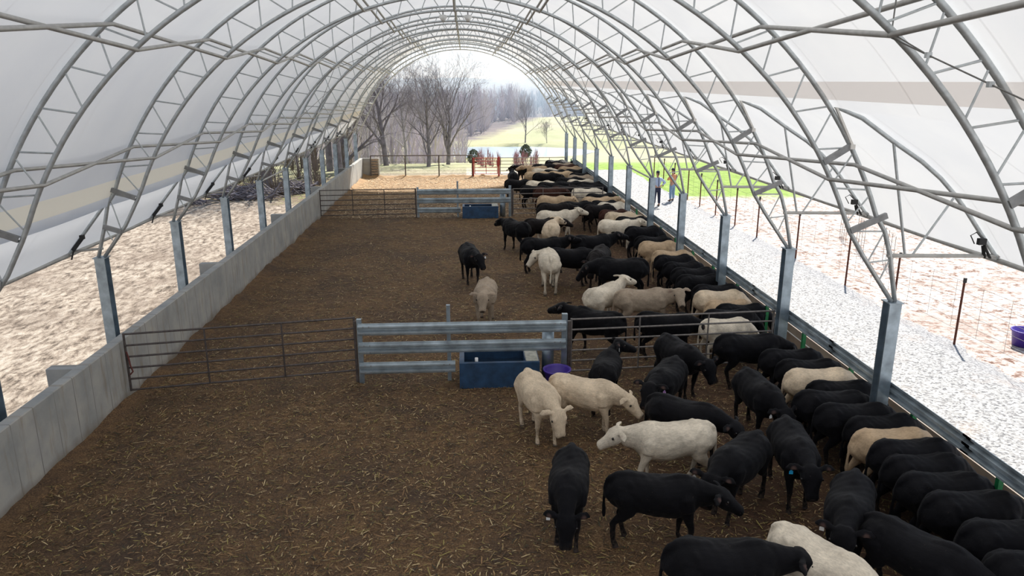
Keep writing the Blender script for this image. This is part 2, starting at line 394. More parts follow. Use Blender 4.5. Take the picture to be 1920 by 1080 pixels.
F = [(j*n+i, j*n+i+1, (j+1)*n+i+1, (j+1)*n+i) for j in range(len(gy)-1) for i in range(n-1)]
g = nobj('ground', V, F, M['terrain'], smooth=True); tag(g, 'open ground around the barn: dirt yards, pasture and wooded hills', 'ground', kind='structure')
# pond
bm = bmesh.new(); ring = []
for k in range(64):
    a = 2*pi*k/64; q = 1+.05*math.sin(3*a+1)+.04*math.sin(7*a); ring.append(bm.verts.new((5.6+16*q*math.cos(a), 127.5+10.9*q*math.sin(a), -5.32)))
bm.faces.new(ring); o = bobj('pond', bm, M['water']); tag(o, 'pale pond lying beyond the end of the barn', 'pond')
# gravel feed lane
V = []; F = []; gy2 = np.linspace(-6, 54, 240); gxs = np.linspace(0, 1, 22)
for j, y in enumerate(gy2):
    x1 = 12.1+.25*fbm(3, y, .5, 3)
    for t in gxs:
        x = 7.75+(x1-7.75)*t; V.append((x, y, -.13+.15*sm(min(t, 1-t)*5)+.015*fbm(x, y, 2., 3)))
for j in range(len(gy2)-1):
    for i in range(21): F.append((j*22+i, j*22+i+1, (j+1)*22+i+1, (j+1)*22+i))
o = nobj('gravel_lane', V, F, M['gravel'], smooth=True); tag(o, 'pale crushed gravel feed lane running beside the barn', 'lane', kind='structure')

# concrete wall along the left
bm = bmesh.new(); box(bm, -7.08, -6.87, -8, 50.75, -.5, 1.28)
w = bobj('wall_left', bm, M['concrete']); tag(w, 'low cast concrete wall along the left side of the barn', 'wall', kind='structure')
bv = w.modifiers.new('b', 'BEVEL'); bv.width = .015; bv.segments = 1
for k, yy in enumerate((4.9, 13.05, 21.05, 29.1, 36.9, 44.9)):
    bm = bmesh.new(); box(bm, -7.56, -7.09, yy-.11, yy+.11, -.5, 1.26); bobj('buttress', bm, M['concrete'], w)
bm = bmesh.new(); box(bm, -6.86, -5.78, 50.56, 50.74, -.3, 1.28)
o = bobj('wall_end', bm, M['concrete']); tag(o, 'short concrete return wall at the far left corner', 'wall', kind='structure')
t = empty('board_panel', (-6.05, 50.45, 0), 0, 'slatted timber board panel leaning on the short return wall', 'panel')
for z in np.linspace(.12, 1.18, 7):
    bm = bmesh.new(); box(bm, -.24, .22, -.03, 0, z-.055, z+.055); bobj('board', bm, M['wood'], t)
for x in (-.26, .24):
    bm = bmesh.new(); box(bm, x-.03, x+.03, -.08, -.03, 0, 1.27); bobj('upright', bm, M['trough_in'], t)

# fabric roof
awn = [(8.50,3.47),(8.30,3.72),(8.10,3.98),(7.86,4.28),(7.60,4.58),(7.30,4.85),(6.98,5.11),(6.50,5.41),(5.97,5.75)]
prof = awn+[(CX+RF*math.cos(rad(a)), CZ+RF*math.sin(rad(a))) for a in np.linspace(36.8, 161.4, 60)]+[(-7.16+(-.06), 3.84),(-7.62,3.36),(-8.01,2.87)]
yy = np.linspace(-8, RY(13)+.12, 237); V = []; F = []; n = len(prof)
for y in yy:
    ph = ((y/BAY+.22) % 1.0); sag = .045*math.sin(pi*ph)**1.0
    for x, z in prof:
        dx, dz = CX-x, CZ+.5-z; L = math.hypot(dx, dz); V.append((x+dx/L*sag, y, z+dz/L*sag))
for j in range(len(yy)-1):
    for i in range(n-1): F.append((j*n+i, j*n+i+1, (j+1)*n+i+1, (j+1)*n+i))
cov = nobj('ceiling', V, F, M['fabric'], smooth=True); tag(cov, 'white translucent fabric roof stretched over the steel arches', 'roof', kind='structure')
for s, (x, z) in (('right', (8.47, 3.46)), ('left', (-7.97, 2.87))):
    bm = bmesh.new(); tube(bm, [(x, y, z) for y in (-8, 20, RY(13)+.1)], .045, 10)
    o = bobj('eave_pipe', bm, M['pipe'], smooth=True); tag(o, f'long eave pipe holding the {s} edge of the fabric roof', 'pipe')

# posts and trusses
ordn = {2:'first',3:'second',4:'third',5:'fourth',6:'fifth',7:'sixth',8:'seventh',9:'eighth',10:'ninth',11:'tenth',12:'eleventh',13:'twelfth and last'}
def post_bm():
    bm = bmesh.new()                       # I section, flanges facing along the barn
    box(bm, -.10, .10, -.105, -.093, 0, 1); box(bm, -.10, .10, .093, .105, 0, 1); box(bm, -.006, .006, -.093, .093, 0, 1); return bm
pm = {}
for side, x in (('left', XL), ('right', XR)):
    zb = -.5 if side == 'left' else -.3
    bm = bmesh.new(); h = ZP-zb
    box(bm, -.10, .10, -.105, -.090, 0, h); box(bm, -.10, .10, .090, .105, 0, h); box(bm, -.008, .008, -.090, .090, 0, h)
    bmesh.ops.recalc_face_normals(bm, faces=bm.faces)
    me = bpy.data.meshes.new('steel_post'); bm.to_mesh(me); bm.free(); me.materials.append(M['galv_post'])
    bm = bmesh.new(); box(bm, -.125, .125, -.125, .125, h, h+.016); me2 = bpy.data.meshes.new('cap_plate'); bm.to_mesh(me2); bm.free(); me2.materials.append(M['galv_post'])
    for k in range(2, 14):
        t = empty('steel_post', (x, RY(k), zb), 0, f'galvanised steel column on the {side} carrying the {ordn[k]} arch from the camera', 'post', f'steel columns on the {side} side')
        link(bpy.data.objects.new('column', me), t); link(bpy.data.objects.new('cap_plate', me2), t)

STEP = 5.9
def chord_pts(R, a0, a1, n):
    return [(CX+R*math.cos(rad(a)), 0, CZ+R*math.sin(rad(a))) for a in np.linspace(a0, a1, n)]
inner = [(XR-.03,0,ZP+.02),(6.22,0,3.57),(5.95,0,3.97)]+chord_pts(RI, 23.5, 156.5, 56)+[(-6.50,0,3.97),(-6.80,0,3.45),(XL+.07,0,ZP+.02)]
outer = [(XR+.03,0,ZP+.02),(6.66,0,3.57),(6.52,0,3.96)]+chord_pts(RO, 22, 159, 58)+[(-7.08,0,3.90),(-7.22,0,3.40),(XL-.05,0,ZP+.02)]
def meshtube(name, pts, r, mat, n=10):
    bm = bmesh.new(); tube(bm, pts, r, n); bmesh.ops.recalc_face_normals(bm, faces=bm.faces)
    me = bpy.data.meshes.new(name); bm.to_mesh(me); bm.free(); me.materials.append(mat); me.polygons.foreach_set('use_smooth', [True]*len(me.polygons)); return me
m_in = meshtube('inner_chord', inner, .037, M['galv']); m_out = meshtube('outer_chord', outer, .037, M['galv'])
m_awn = meshtube('awning_rafter', [(5.50,0,5.87),(5.94,0,5.69),(6.47,0,5.34),(6.96,0,5.04),(7.30,0,4.78),(7.57,0,4.52),(7.83,0,4.23),(8.08,0,3.92),(8.28,0,3.68),(8.43,0,3.50)], .034, M['galv'])
def channel(p0, p1):
    bm = bmesh.new(); d = (Vector(p1)-Vector(p0)).normalized(); u = Vector((0,1,0)); s = d.cross(u)
    extrude_profile(bm, [(-.045,-.03),(.045,-.03),(.045,.03),(.035,.03),(.035,-.02),(-.035,-.02),(-.035,.03),(-.045,.03)], p0, p1, s, u)
    bmesh.ops.recalc_face_normals(bm, faces=bm.faces); me = bpy.data.meshes.new('brace'); bm.to_mesh(me); bm.free(); me.materials.append(M['brace']); return me
braces = [channel(*q) for q in (((5.40,-.03,5.04),(5.80,-.03,5.29)),((5.95,-.03,3.98),(6.50,-.03,4.22)),((-6.52,-.03,4.00),(-6.99,-.03,4.18)),((-6.88,-.03,3.33),(-7.22,-.03,3.44)))]
bm = bmesh.new(); beam(bm, (5.49,-.05,5.85), (5.80,-.05,5.30), .03, .05, (0,1,0)); box(bm, 5.765, 5.835, -.09, .0, 5.24, 5.31)
bmesh.ops.recalc_face_normals(bm, faces=bm.faces); m_slv = bpy.data.meshes.new('hinge_sleeve'); bm.to_mesh(m_slv); bm.free(); m_slv.materials.append(M['sleeve'])
def ratchet_mesh(side):
    bm = bmesh.new()
    if side == 'right':
        box(bm, 8.03, 8.15, -.09, -.02, 3.74, 3.84); tube(bm, [(8.06,-.06,3.86),(7.95,-.10,3.95),(7.86,-.10,3.90),(7.97,-.06,3.76)], .010, 6)
        beam(bm, (8.14,-.06,3.73), (8.27,-.06,3.52), .05, .02); beam(bm, (8.12,-.06,3.72), (8.20,-.02,3.52), .05, .02)
    else:
        beam(bm, (-7.62,-.06,3.25), (-7.86,-.06,2.97), .07, .04, (0,1,0)); box(bm, -7.68, -7.60, -.10, -.03, 3.20, 3.28); beam(bm, (-7.84,-.05,3.0), (-7.92,-.05,2.78), .03, .02)
    bmesh.ops.recalc_face_normals(bm, faces=bm.faces); me = bpy.data.meshes.new('ratchet_strap'); bm.to_mesh(me); bm.free(); me.materials.append(M['black']); return me
m_rr, m_rl = ratchet_mesh('right'), ratchet_mesh('left')

for k in range(2, 14):
    y = RY(k)
    t = empty('arch_truss', (0, y, 0), 0, f'curved steel lattice arch over the barn, {ordn[k]} counted from the camera', 'truss', 'lattice arches of the barn')
    for nme, me in (('inner_chord', m_in), ('outer_chord', m_out), ('awning_rafter', m_awn), ('hinge_sleeve', m_slv), ('ratchet_strap', m_rr), ('ratchet_strap', m_rl)):
        link(bpy.data.objects.new(nme, me), t)
    for me in braces: link(bpy.data.objects.new('brace', me), t)
    def P(R, a): x, z = arc(R, a); return (x, 0, z)
    W = lambda a, b, r=.014: rod('web_strut', a, b, r, M['galv'], t, 6)
    for i in range(-11, 12):
        ao = 90+STEP*i
        for s in (-.5, .5):
            ai = 90+STEP*(i+s); W(P(RO, ao+s*.7), P(RI, ai-s*.7))
    # struts of the legs
    for sx, (ik, ok, it, ot) in ((1, ((5.95,0,3.97),(6.52,0,3.96),(6.30,0,3.46),(6.66,0,3.50))), (-1, ((-6.50,0,3.97),(-7.05,0,4.10),(-6.88,0,3.30),(-7.22,0,3.45)))):
        W(ik, ok); W(it, ok); W(it, ot); W(((XR-.28) if sx > 0 else XL+.27, 0, ZP+.35), ot)
    # awning frame on the right, short flap frame on the left
    rod('awning_tie', (6.62,0,3.57), (8.46,0,3.54), .034, M['pipe'], t); rod('awning_strut', (6.47,0,5.33), (6.90,0,3.58), .022, M['galv'], t)
    rod('awning_strut', (7.02,0,3.57), (7.57,0,4.50), .018, M['galv'], t)
    rod('flap_strut', (-7.16,0,3.86), (-7.96,0,2.90), .034, M['galv'], t); rod('flap_tie', (-7.30,0,2.99), (-7.95,0,2.93), .026, M['pipe'], t)

# purlin pipes: two crossing pipes per bay on seven lines
lines = [(90,'along the ridge'),(71.5,'just right of the ridge'),(108.5,'just left of the ridge'),(50.2,'halfway up the right slope'),(129.8,'halfway up the left slope'),(29.2,'low along the right side'),(150.8,'low along the left side')]
for a, wh in lines:
    xi, zi = arc(RI-.03, a); xo, zo = arc(RO-.06, a)
    for k in range(1, 13):
        y0, y1 = RY(k), RY(k+1)
        for (p, q) in (((xi, y0, zi), (xo, y1, zo)), ((xo, y0, zo), (xi, y1, zi))):
            o = rod('purlin_pipe', p, q, .030, M['pipe']); tag(o, f'grey purlin pipe crossing its twin between two arches, {wh}', 'pipe', f'purlin pipes {wh}')
# eave struts and cross bracing in the bay between the sixth and seventh arches
for s, x in (('right', XR+.02), ('left', XL-.02)):
    o = rod('eave_strut', (x, RY(7)+.1, ZP-.05), (x, RY(8)-.1, ZP-.05), .032, M['pipe']); tag(o, f'horizontal pipe joining two column heads on the {s} side', 'pipe')
for s in (1, -1):
    for a0, a1 in ((29.2, 50.2), (50.2, 71.5)):
        for q in (0, 1):
            b0, b1 = (a0, a1) if q == 0 else (a1, a0)
            x0, z0 = arc(RI-.06, 90-(90-b0)*s); x1, z1 = arc(RI-.06, 90-(90-b1)*s)
            for kk in (7, 12):
                o = rod('brace_cable', (x0, RY(kk), z0), (x1, RY(kk+1), z1), .008, M['cable'], None, 5)
                tag(o, 'thin steel cable of the cross bracing between two arches on the %s slope' % ('right' if s > 0 else 'left'), 'cable', 'cross bracing cables, %s slope' % ('right' if s > 0 else 'left'))
t = empty('brace_cable', (3.98, RY(2), 6.62), 0, 'steel cable with wire clamps strung from the nearest right purlin joint', 'cable')
bm = bmesh.new(); e = Vector((4.75-3.98, -1.6, 5.86-6.62)); tube(bm, [(0,0,0), tuple(e)], .008, 6); tube(bm, [(0,0,.04), tuple(e*.22)], .007, 6); tube(bm, [(0,0,0),(.0,-.01,.5),(.02,.0,1.0)], .008, 6)
bobj('rope', bm, M['cable'], t)
for q in (.22, .55):
    bm = bmesh.new(); c = e*q; box(bm, c.x-.025, c.x+.025, c.y-.02, c.y+.02, c.z-.025, c.z+.025); bobj('clamp', bm, M['galv'], t)
# floodlights under the ridge
for x, w_ in ((-.62, 'left'), (.12, 'right')):
    t = empty('floodlight', (x, RY(6)+.6, 8.08), 0, f'white floodlight hung under the ridge, the {w_} one of the pair', 'lamp')
    bm = bmesh.new(); tube(bm, [(0,0,0),(0,-.05,-.12)], .13, 14, .05); bobj('shade', bm, M['lamp'], t, True)
    bm = bmesh.new(); tube(bm, [(0,0,0),(0,0,.16)], .02, 8); bobj('bracket', bm, M['brace'], t)
# ---------------------------------------------------------------- gates, rails, trough
WPROF = [(0,-.155),(.012,-.155),(.015,-.125),(.075,-.095),(.075,-.055),(.015,-.02),(.015,.02),(.075,.055),(.075,.095),(.015,.125),(.012,.155),(0,.155),(-.0,.12),(.06,.09),(.06,.06),(0,.025),(0,-.025),(.06,-.06),(.06,-.09),(0,-.12)]
def wbeam(name, p0, p1, face, mat, parent):
    """corrugated guard rail beam; face = horizontal direction its ridges point"""
    bm = bmesh.new(); extrude_profile(bm, [(a, b*.85) for a, b in WPROF], p0, p1, face, (0,0,1))
    return bobj(name, bm, mat, parent)
def pipe_gate(loc, ang, L, h0, h1, nb, uprights, mat, label, r=.021, group=None, chain=False, name='pipe_gate'):
    t = empty(name, loc, ang, label, 'gate', group)
    for z in np.linspace(h0, h1, nb): rod('rail', (0,0,z), (L,0,z), r, mat, t)
    for x in (0, L): rod('end_upright', (x,0,h0-r), (x,0,h1+r), r*1.15, mat, t)
    for u in uprights: rod('brace', (u*L,-.012,h0), (u*L,-.012,h1), r*.85, mat, t)
    if chain:
        bm = bmesh.new(); tube(bm, [(.02,-.04,.95),(.05,-.05,.80),(.06,-.05,.66),(.09,-.04,.52),(.03,-.04,.46)], .016, 6); bobj('latch_chain', bm, M['chain'], t)
    return t
def gateline(Y, near):
    w = 'near' if near else 'far'
    y1 = Y
    # left gate hangs slightly towards the viewer at the wall
    x0, yy0 = -6.80, Y-.80 if near else Y-.3
    L = math.hypot(-2.42-x0, Y-yy0); a = math.atan2(Y-yy0, -2.42-x0)
    pipe_gate((x0, yy0, .12 if near else .04), a, L, .12, 1.30, 6, (.335, .67), M['gate'], f'long dark six-rail pipe gate closing the left of the {w} pen line', chain=near)
    a = math.atan2(.35 if near else .3, 4.66); pipe_gate((2.20, Y-.02, 0), a, 4.6 if near else 4.35, .12, 1.30, 6, (.33, .67), M['gate_light'], f'grey six-rail pipe gate across the cattle side of the {w} pen line')
    t = empty('guardrail_fence', (-2.32, Y-.12, 0), 0, f'fence of galvanised corrugated guard rails in the middle of the {w} pen line', 'fence')
    L = 4.38
    for z, x1 in ((1.215, L), (.80, L), (.35, 2.02)):
        wbeam('guard_rail', (0,-.06,z), (x1,-.06,z), (0,-1,0), M['galv_rail'], t)
        bm = bmesh.new()
        for bx in (.12, .24, x1-.24, x1-.12): 
            for bz in (-.075, .075): box(bm, bx-.012, bx+.012, -.15, -.125, z+bz-.012, z+bz+.012)
        bobj('bolt', bm, M['brace'], t)
    for x, s, h in ((.02,.05,1.42),(L-.02,.06,1.46)):
        bm = bmesh.new(); box(bm, x-s, x+s, -.03, .07, -.1, h); bobj('end_post', bm, M['galv_post'], t)
    bm = bmesh.new(); box(bm, 1.85, 1.93, -.02, .05, -.1, 1.70); bobj('middle_post', bm, M['galv_post'], t)
    bm = bmesh.new(); tube(bm, [(4.02,.10,-.1),(4.02,.10,1.1)], .13, 14); bobj('round_post', bm, M['galv_post'], t, True)
    bm = bmesh.new(); box(bm, -.10, -.05, -.02, .05, -.05, 1.38); bobj('hinge_post', bm, M['gate'], t)
    bm = bmesh.new(); box(bm, L+.05, L+.12, -.02, .05, -.05, 1.30); bobj('hinge_post', bm, M['gate'], t)
    # water trough with hollow basin
    t = empty('water_trough', (.63, Y-.16, 0), 0, f'blue plastic water trough under the guard rails of the {w} pen line', 'trough')
    bm = bmesh.new(); w_, d_, h_ = .84, .42, .56
    for (a0, a1, b0, b1) in ((-w_, w_, -d_, -d_+.09), (-w_, w_, d_-.09, d_), (-w_, -w_+.10, -d_+.09, d_-.09), (w_-.30, w_, -d_+.09, d_-.09)): box(bm, a0, a1, b0, b1, .0, h_)
    box(bm, -w_+.1, w_-.3, -d_+.09, d_-.09, 0, .30)
    bobj('basin', bm, M['trough'], t)
    bm = bmesh.new(); box(bm, w_-.28, w_-.02, -d_+.06, d_-.02, h_, h_+.015); bobj('valve_cover', bm, M['trough_in'], t)
    bm = bmesh.new(); box(bm, -w_+.1, w_-.3, -d_+.09, d_-.09, .36, .365); bobj('water', bm, M['dark_water'], t)
    bm = bmesh.new(); tube(bm, [(-.48,-.10,.40),(-.48,-.10,.56)], .035, 12); bobj('float_valve', bm, M['tag_white'], t, True)
gateline(15.17, True); gateline(35.3, False)
# purple lick tub
t = empty('feed_tub', (1.84, 14.62, .02), 0, 'round purple plastic tub beside the near water trough', 'tub')
bm = bmesh.new(); n = 28
prof = [(.0,.0),(.22,.0),(.27,.33),(.30,.34),(.30,.37),(.275,.37),(.255,.34),(.21,.05),(0,.05)]
rings = [[bm.verts.new((r*math.cos(2*pi*k/n), r*math.sin(2*pi*k/n), z)) for k in range(n)] for r, z in prof[1:-1]]
for a_, b_ in zip(rings, rings[1:]):
    for k in range(n): bm.faces.new((a_[k], a_[(k+1)%n], b_[(k+1)%n], b_[k]))
bm.faces.new(rings[0]); bm.faces.new(rings[-1]); bobj('shell', bm, M['tub'], t, True)

# far end: pipe fence, red gate, light panels
t = empty('pipe_fence', (-6.32, 50.38, 0), 0, 'brown pipe fence closing the far left of the barn', 'fence'); L = 6.72
for z in (.25,.45,.65,.85,1.05): rod('wire_rail', (0,0,z), (L,0,z), .007, M['gate'], t, 6)
rod('top_rail', (-.02,0,1.46), (L+.02,0,1.46), .034, M['gate'], t)
for x in (0, 2.27, 4.5, L): rod('fence_post', (x,0,-.1), (x,0,1.44), .04, M['gate'], t)
pipe_gate((.56, 50.36, 0), 0, 1.52, .22, 1.27, 6, (.5,), M['redgate'], 'short red pipe gate between two posts at the far end', name='pipe_gate')
o = rod('gate_post', (.47,50.38,-.1), (.47,50.38,1.30), .05, M['redgate']); tag(o, 'red post left of the short red gate', 'post')
o = rod('gate_post', (2.18,50.38,-.1), (2.18,50.38,1.34), .06, M['redgate']); tag(o, 'thick red post right of the short red gate', 'post')
pipe_gate((2.28, 50.40, 0), 0, 4.4, .2, 1.28, 6, (.25,.5,.75), M['gate_light'], 'pale cattle panel behind the farthest calves', name='cattle_panel')
for k, (x, y, h) in enumerate(((-5.0,51.1,.16),(-2.6,51.3,.14),(-.35,50.9,.22),(1.3,51.2,.16),(3.0,51.0,.2))):
    bm = bmesh.new(); bmesh.ops.create_icosphere(bm, subdivisions=3, radius=1)
    for v in bm.verts:
        q = 1+.35*noise.noise(v.co*1.7+Vector((k*5,0,0))); v.co = Vector((v.co.x*q*.42+x, v.co.y*q*.25+y, max(-.3, v.co.z*q*h+hgt(x,y)+.05)))
    o = bobj('manure_heap', bm, M['bedding'], None, True); tag(o, ['low heap of bedding left of the far fence middle','low heap of bedding before the far pipe fence','dark bedding heap at the end of the far pipe fence','bedding heap behind the red gate','bedding heap behind the pale cattle panel'][k], 'heap')

# guard rail along the feed bunk, green posts, bunk
t = empty('guard_rail', (6.93, 0, 0), 0, 'long galvanised corrugated guard rail along the feed bunk', 'rail')
for k in range(0, 13):
    wbeam('rail_section', (0, -3+BAY*k+.12*k/13, 1.31), (0, -3+BAY*(k+1)+.2, 1.31), (1,0,0), M['galv_rail'], t)
bm = bmesh.new()
for k in range(1, 14):
    for bz in (-.075, .075): box(bm, .074, .09, -3+BAY*k, -3+BAY*k+.03, 1.31+bz*.85-.012, 1.31+bz*.85+.012)
bobj('bolt', bm, M['brace'], t)
bm = bmesh.new(); box(bm, -.035, .035, -.035, .035, 0, 1.32); bmesh.ops.recalc_face_normals(bm, faces=bm.faces); me = bpy.data.meshes.new('green_post'); bm.to_mesh(me); bm.free(); me.materials.append(M['green'])
for k in range(0, 23):
    o = link(bpy.data.objects.new('green_post', me)); o.location = (7.075, 6.55+2.0*k, -.15); tag(o, 'square green post standing under the guard rail along the feed bunk', 'post', 'green posts under the feed rail')
bm = bmesh.new(); box(bm, 7.02, 7.14, -6, 50.6, -.4, .38); box(bm, 7.14, 7.62, -6, 50.6, -.4, .06); box(bm, 7.62, 7.74, -6, 50.6, -.4, .66)
t = empty('feed_bunk', (0,0,0), 0, 'long brown feed bunk outside the guard rail', 'bunk')
bobj('trough', bm, simple('dusty bunk concrete', (.30,.25,.20), .85, 0, .2, 2), t)
rod('sunlit_strip', (7.60,-6,.47), (7.60,50.6,.47), .014, M['lamp'], t)  # pale rod added to stand in for a sunlit line along the bunk wall
V = [(x, y, .07+.12*math.sin((x-7.14)/.48*pi)*(1+.6*fbm(x, y, 1.5, 3))) for y in np.linspace(-6, 50.6, 200) for x in np.linspace(7.14, 7.61, 6)]
F = [(j*6+i, j*6+i+1, j*6+i+7, j*6+i+6) for j in range(199) for i in range(5)]
o = nobj('silage', V, F, M['bedding'], t, True); o['kind'] = 'stuff'

# T-post and woven wire fence beyond the lane
fy = [9.0, 12.9, 16.88, 19.7, 22.5, 26.3, 30.2, 32.9, 35.7, 38.3, 40.6, 43.5, 46.0, 48.5]
def fx(y): return 12.08+.006*(y-17)
me = None
bm = bmesh.new(); box(bm, -.03, .03, -.004, .004, 0, 1.85); box(bm, -.005, .005, -.04, .004, 0, 1.85); 
for z in np.arange(.1, 1.8, .11): box(bm, -.012, .012, .004, .012, z, z+.04)
bmesh.ops.recalc_face_normals(bm, faces=bm.faces); me = bpy.data.meshes.new('fence_post'); bm.to_mesh(me); bm.free(); me.materials.append(M['rust'])
bm = bmesh.new(); box(bm, -.031, .031, -.041, .013, 1.74, 1.86); mt = bpy.data.meshes.new('post_tip'); bm.to_mesh(mt); bm.free(); mt.materials.append(M['black'])
for y in fy:
    r_ = empty('fence_post', (fx(y), y, -.25), 0, 'rusty red studded fence post with a dark tip beside the gravel lane', 'post', 'rusty posts along the gravel lane')
    link(bpy.data.objects.new('shaft', me), r_); link(bpy.data.objects.new('tip', mt), r_)
t = empty('wire_fence', (0,0,0), 0, 'woven wire fencing tied to the rusty posts along the lane', 'fence')
for z in (.28,.50,.75,1.0,1.25,1.50):
    rod('line_wire', (fx(6)+.03, 6, z), (fx(49)+.03, 49, z), .0042, M['wire'], t, 5)
y = 6.4; c = 0
while y < 49 and c < 44:
    rod('stay_wire', (fx(y)+.03, y, .28), (fx(y)+.03, y, 1.50), .0036, M['wire'], t, 5); y += .98; c += 1
# rough frame of wire panel lying beyond the fence and second row of posts
for x, y in ((14.8,26.5),(15.4,29.0),(14.5,24.0)):
    t = empty('wire_hurdle', (x, y, -.15), rad(70), 'loose grey wire hurdle standing in the dirt yard beyond the lane', 'hurdle', 'loose wire hurdles beyond the lane')
    for z in (.1,.4,.7,1.0,1.25): rod('wire', (0,0,z), (1.8,0,z), .006, M['wire'], t, 5)
    for q in (0,.6,1.2,1.8): rod('wire', (q,0,0), (q,0,1.3), .008, M['wire'], t, 5)
# purple barrel tub outside the fence
t = empty('feed_tub', (13.75, 16.7, -.1), 0, 'purple plastic tub lying outside in the dirt beyond the wire fence', 'tub')
bm = bmesh.new(); rings = [[bm.verts.new((r*math.cos(2*pi*k/n), r*math.sin(2*pi*k/n), z)) for k in range(n)] for r, z in [(.25,.0),(.30,.36),(.33,.37),(.33,.40),(.30,.40),(.24,.06)]]
for a_, b_ in zip(rings, rings[1:]):
    for k in range(n): bm.faces.new((a_[k], a_[(k+1)%n], b_[(k+1)%n], b_[k]))
bm.faces.new(rings[0]); bm.faces.new(rings[-1]); bobj('shell', bm, M['tub'], t, True)

# ---------------------------------------------------------------- trees
def tree_bm(h, seed, spread=.55, lean=(0,0), trunk=.16, depth=5, low=.25, dens=1.0):
    R = random.Random(seed); bm = bmesh.new()
    def branch(p, d, L, r, lv):
        n = 4 if lv < 2 else 3; pts = [p]; q = p.copy(); dd = d.copy()
        for i in range(n):
            dd = (dd+Vector((R.gauss(0,.13), R.gauss(0,.13), R.gauss(.04,.08)))*(1 if lv else .45)).normalized(); q = q+dd*(L/n); pts.append(q.copy())
        tube(bm, pts, r, 7 if lv == 0 else (4 if lv < 3 else 3), r*(.35 if lv else .45), cap=False)
        if lv >= depth: return
        k = {0:int(12*dens),1:int(6*dens),2:4,3:4,4:2}.get(lv, 2)
        for i in range(k):
            t = (low+(1-low)*(i+R.random())/k) if lv == 0 else (.25+.75*(i+R.random())/k)
            j = min(int(t*n), n-1); f = t*n-j; b = pts[j].lerp(pts[j+1], f); ax = (pts[j+1]-pts[j]).normalized()
            az = R.uniform(0, 2*pi); o1 = ax.orthogonal().normalized(); o2 = ax.cross(o1); side = o1*math.cos(az)+o2*math.sin(az)
            ang = R.uniform(.45, .95)*(1.0 if lv == 0 else .9)
            nd = (ax*math.cos(ang)+side*math.sin(ang)+Vector((0,0,.12))).normalized()
            ll = L*R.uniform(.45, .72)*(1.2-.5*t if lv == 0 else 1)*(spread/.55 if lv == 0 else 1)
            branch(b, nd, ll, max(r*(1-t*.6)*R.uniform(.38,.55), .0055), lv+1)
    branch(Vector((0,0,-.3)), Vector((lean[0], lean[1], 1)).normalized(), h*.66, trunk, 0)
    return bm
def tree_obj(x, y, h, seed, label, mat='bark', group=None, **kw):
    o = bobj('bare_tree', tree_bm(h, seed, **kw), M[mat], None, True); o.location = (x, y, hgt(x, y)); tag(o, label, 'tree', group); return o
# just beyond the far end, left to right
tree_obj(-9.9, 60.0, 10.0, 11, 'big leafless tree leaning right at the far left roof edge', lean=(.18,0), trunk=.34, spread=.6, low=.12)
tree_obj(-6.6, 63.0, 9.6, 12, 'tall dark leafless tree with a thick upright trunk behind the far pipe fence', trunk=.25, spread=.5)
tree_obj(-5.2, 66.0, 9.0, 13, 'thin leafless tree right of the thick dark trunk', 'bark_light', trunk=.13, spread=.45)
tree_obj(-3.1, 62.0, 8.4, 14, 'leafless tree with steep forked limbs in the middle of the far opening', trunk=.18, spread=.5, low=.15)
tree_obj(-1.6, 66.5, 8.2, 15, 'wide spreading leafless tree beside the pond', trunk=.2, spread=.75, low=.12, lean=(.06,0))
tree_obj(-4.2, 78.0, 9, 16, 'grey leafless tree standing farther back between the forked trees', 'bark_light', trunk=.14)
tree_obj(-8.8, 80.0, 10.0, 17, 'pale leafless tree behind the leaning tree', 'bark_light', trunk=.16)
tree_obj(11.2, 143.0, 8.5, 18, 'small lone leafless tree on the slope above the pond', 'bark', trunk=.14, depth=4)
tree_obj(15.2, 142.0, 4.6, 19, 'low leafless sapling right of the lone tree above the pond', 'bark', trunk=.07, depth=4)
# woods left of the barn
protos = [bobj('bare_tree', tree_bm(h, s, trunk=tr, spread=.45, low=.3, depth=4), M['bark' if s % 2 else 'bark_light'], None, True) for h, s, tr in ((12,31,.2),(11,32,.14),(13,33,.26),(10,34,.11))]
R_ = random.Random(5)
spots = [(-9.4,57),(-10.3,50),(-10.9,61),(-11.8,54),(-12.3,47.5),(-13.2,66),(-13.8,52),(-14.4,45.5),(-15.6,58),(-16.4,50),(-17.5,45.5),(-18.5,62),(-19.2,53),(-20.5,46.5),(-22.3,56),(-23.6,48),(-25.5,60),(-27.,50),(-12.2,72),(-16,75),(-20,70),(-9.2,72),(-24,72),(-29,64),(-11.5,84),(-15,90)]
for i, (x, y) in enumerate(spots):
    pb = protos[i % 4]; o = pb if i < 4 else link(pb.copy())
    o.location = (x, y, hgt(x, y)); o.rotation_euler = (0, 0, R_.uniform(0, 6)); s = R_.uniform(.85, 1.2); o.scale = (s, s, s)
    tag(o, 'leafless tree in the wood outside the left side of the barn', 'tree', 'bare trees left of the barn')
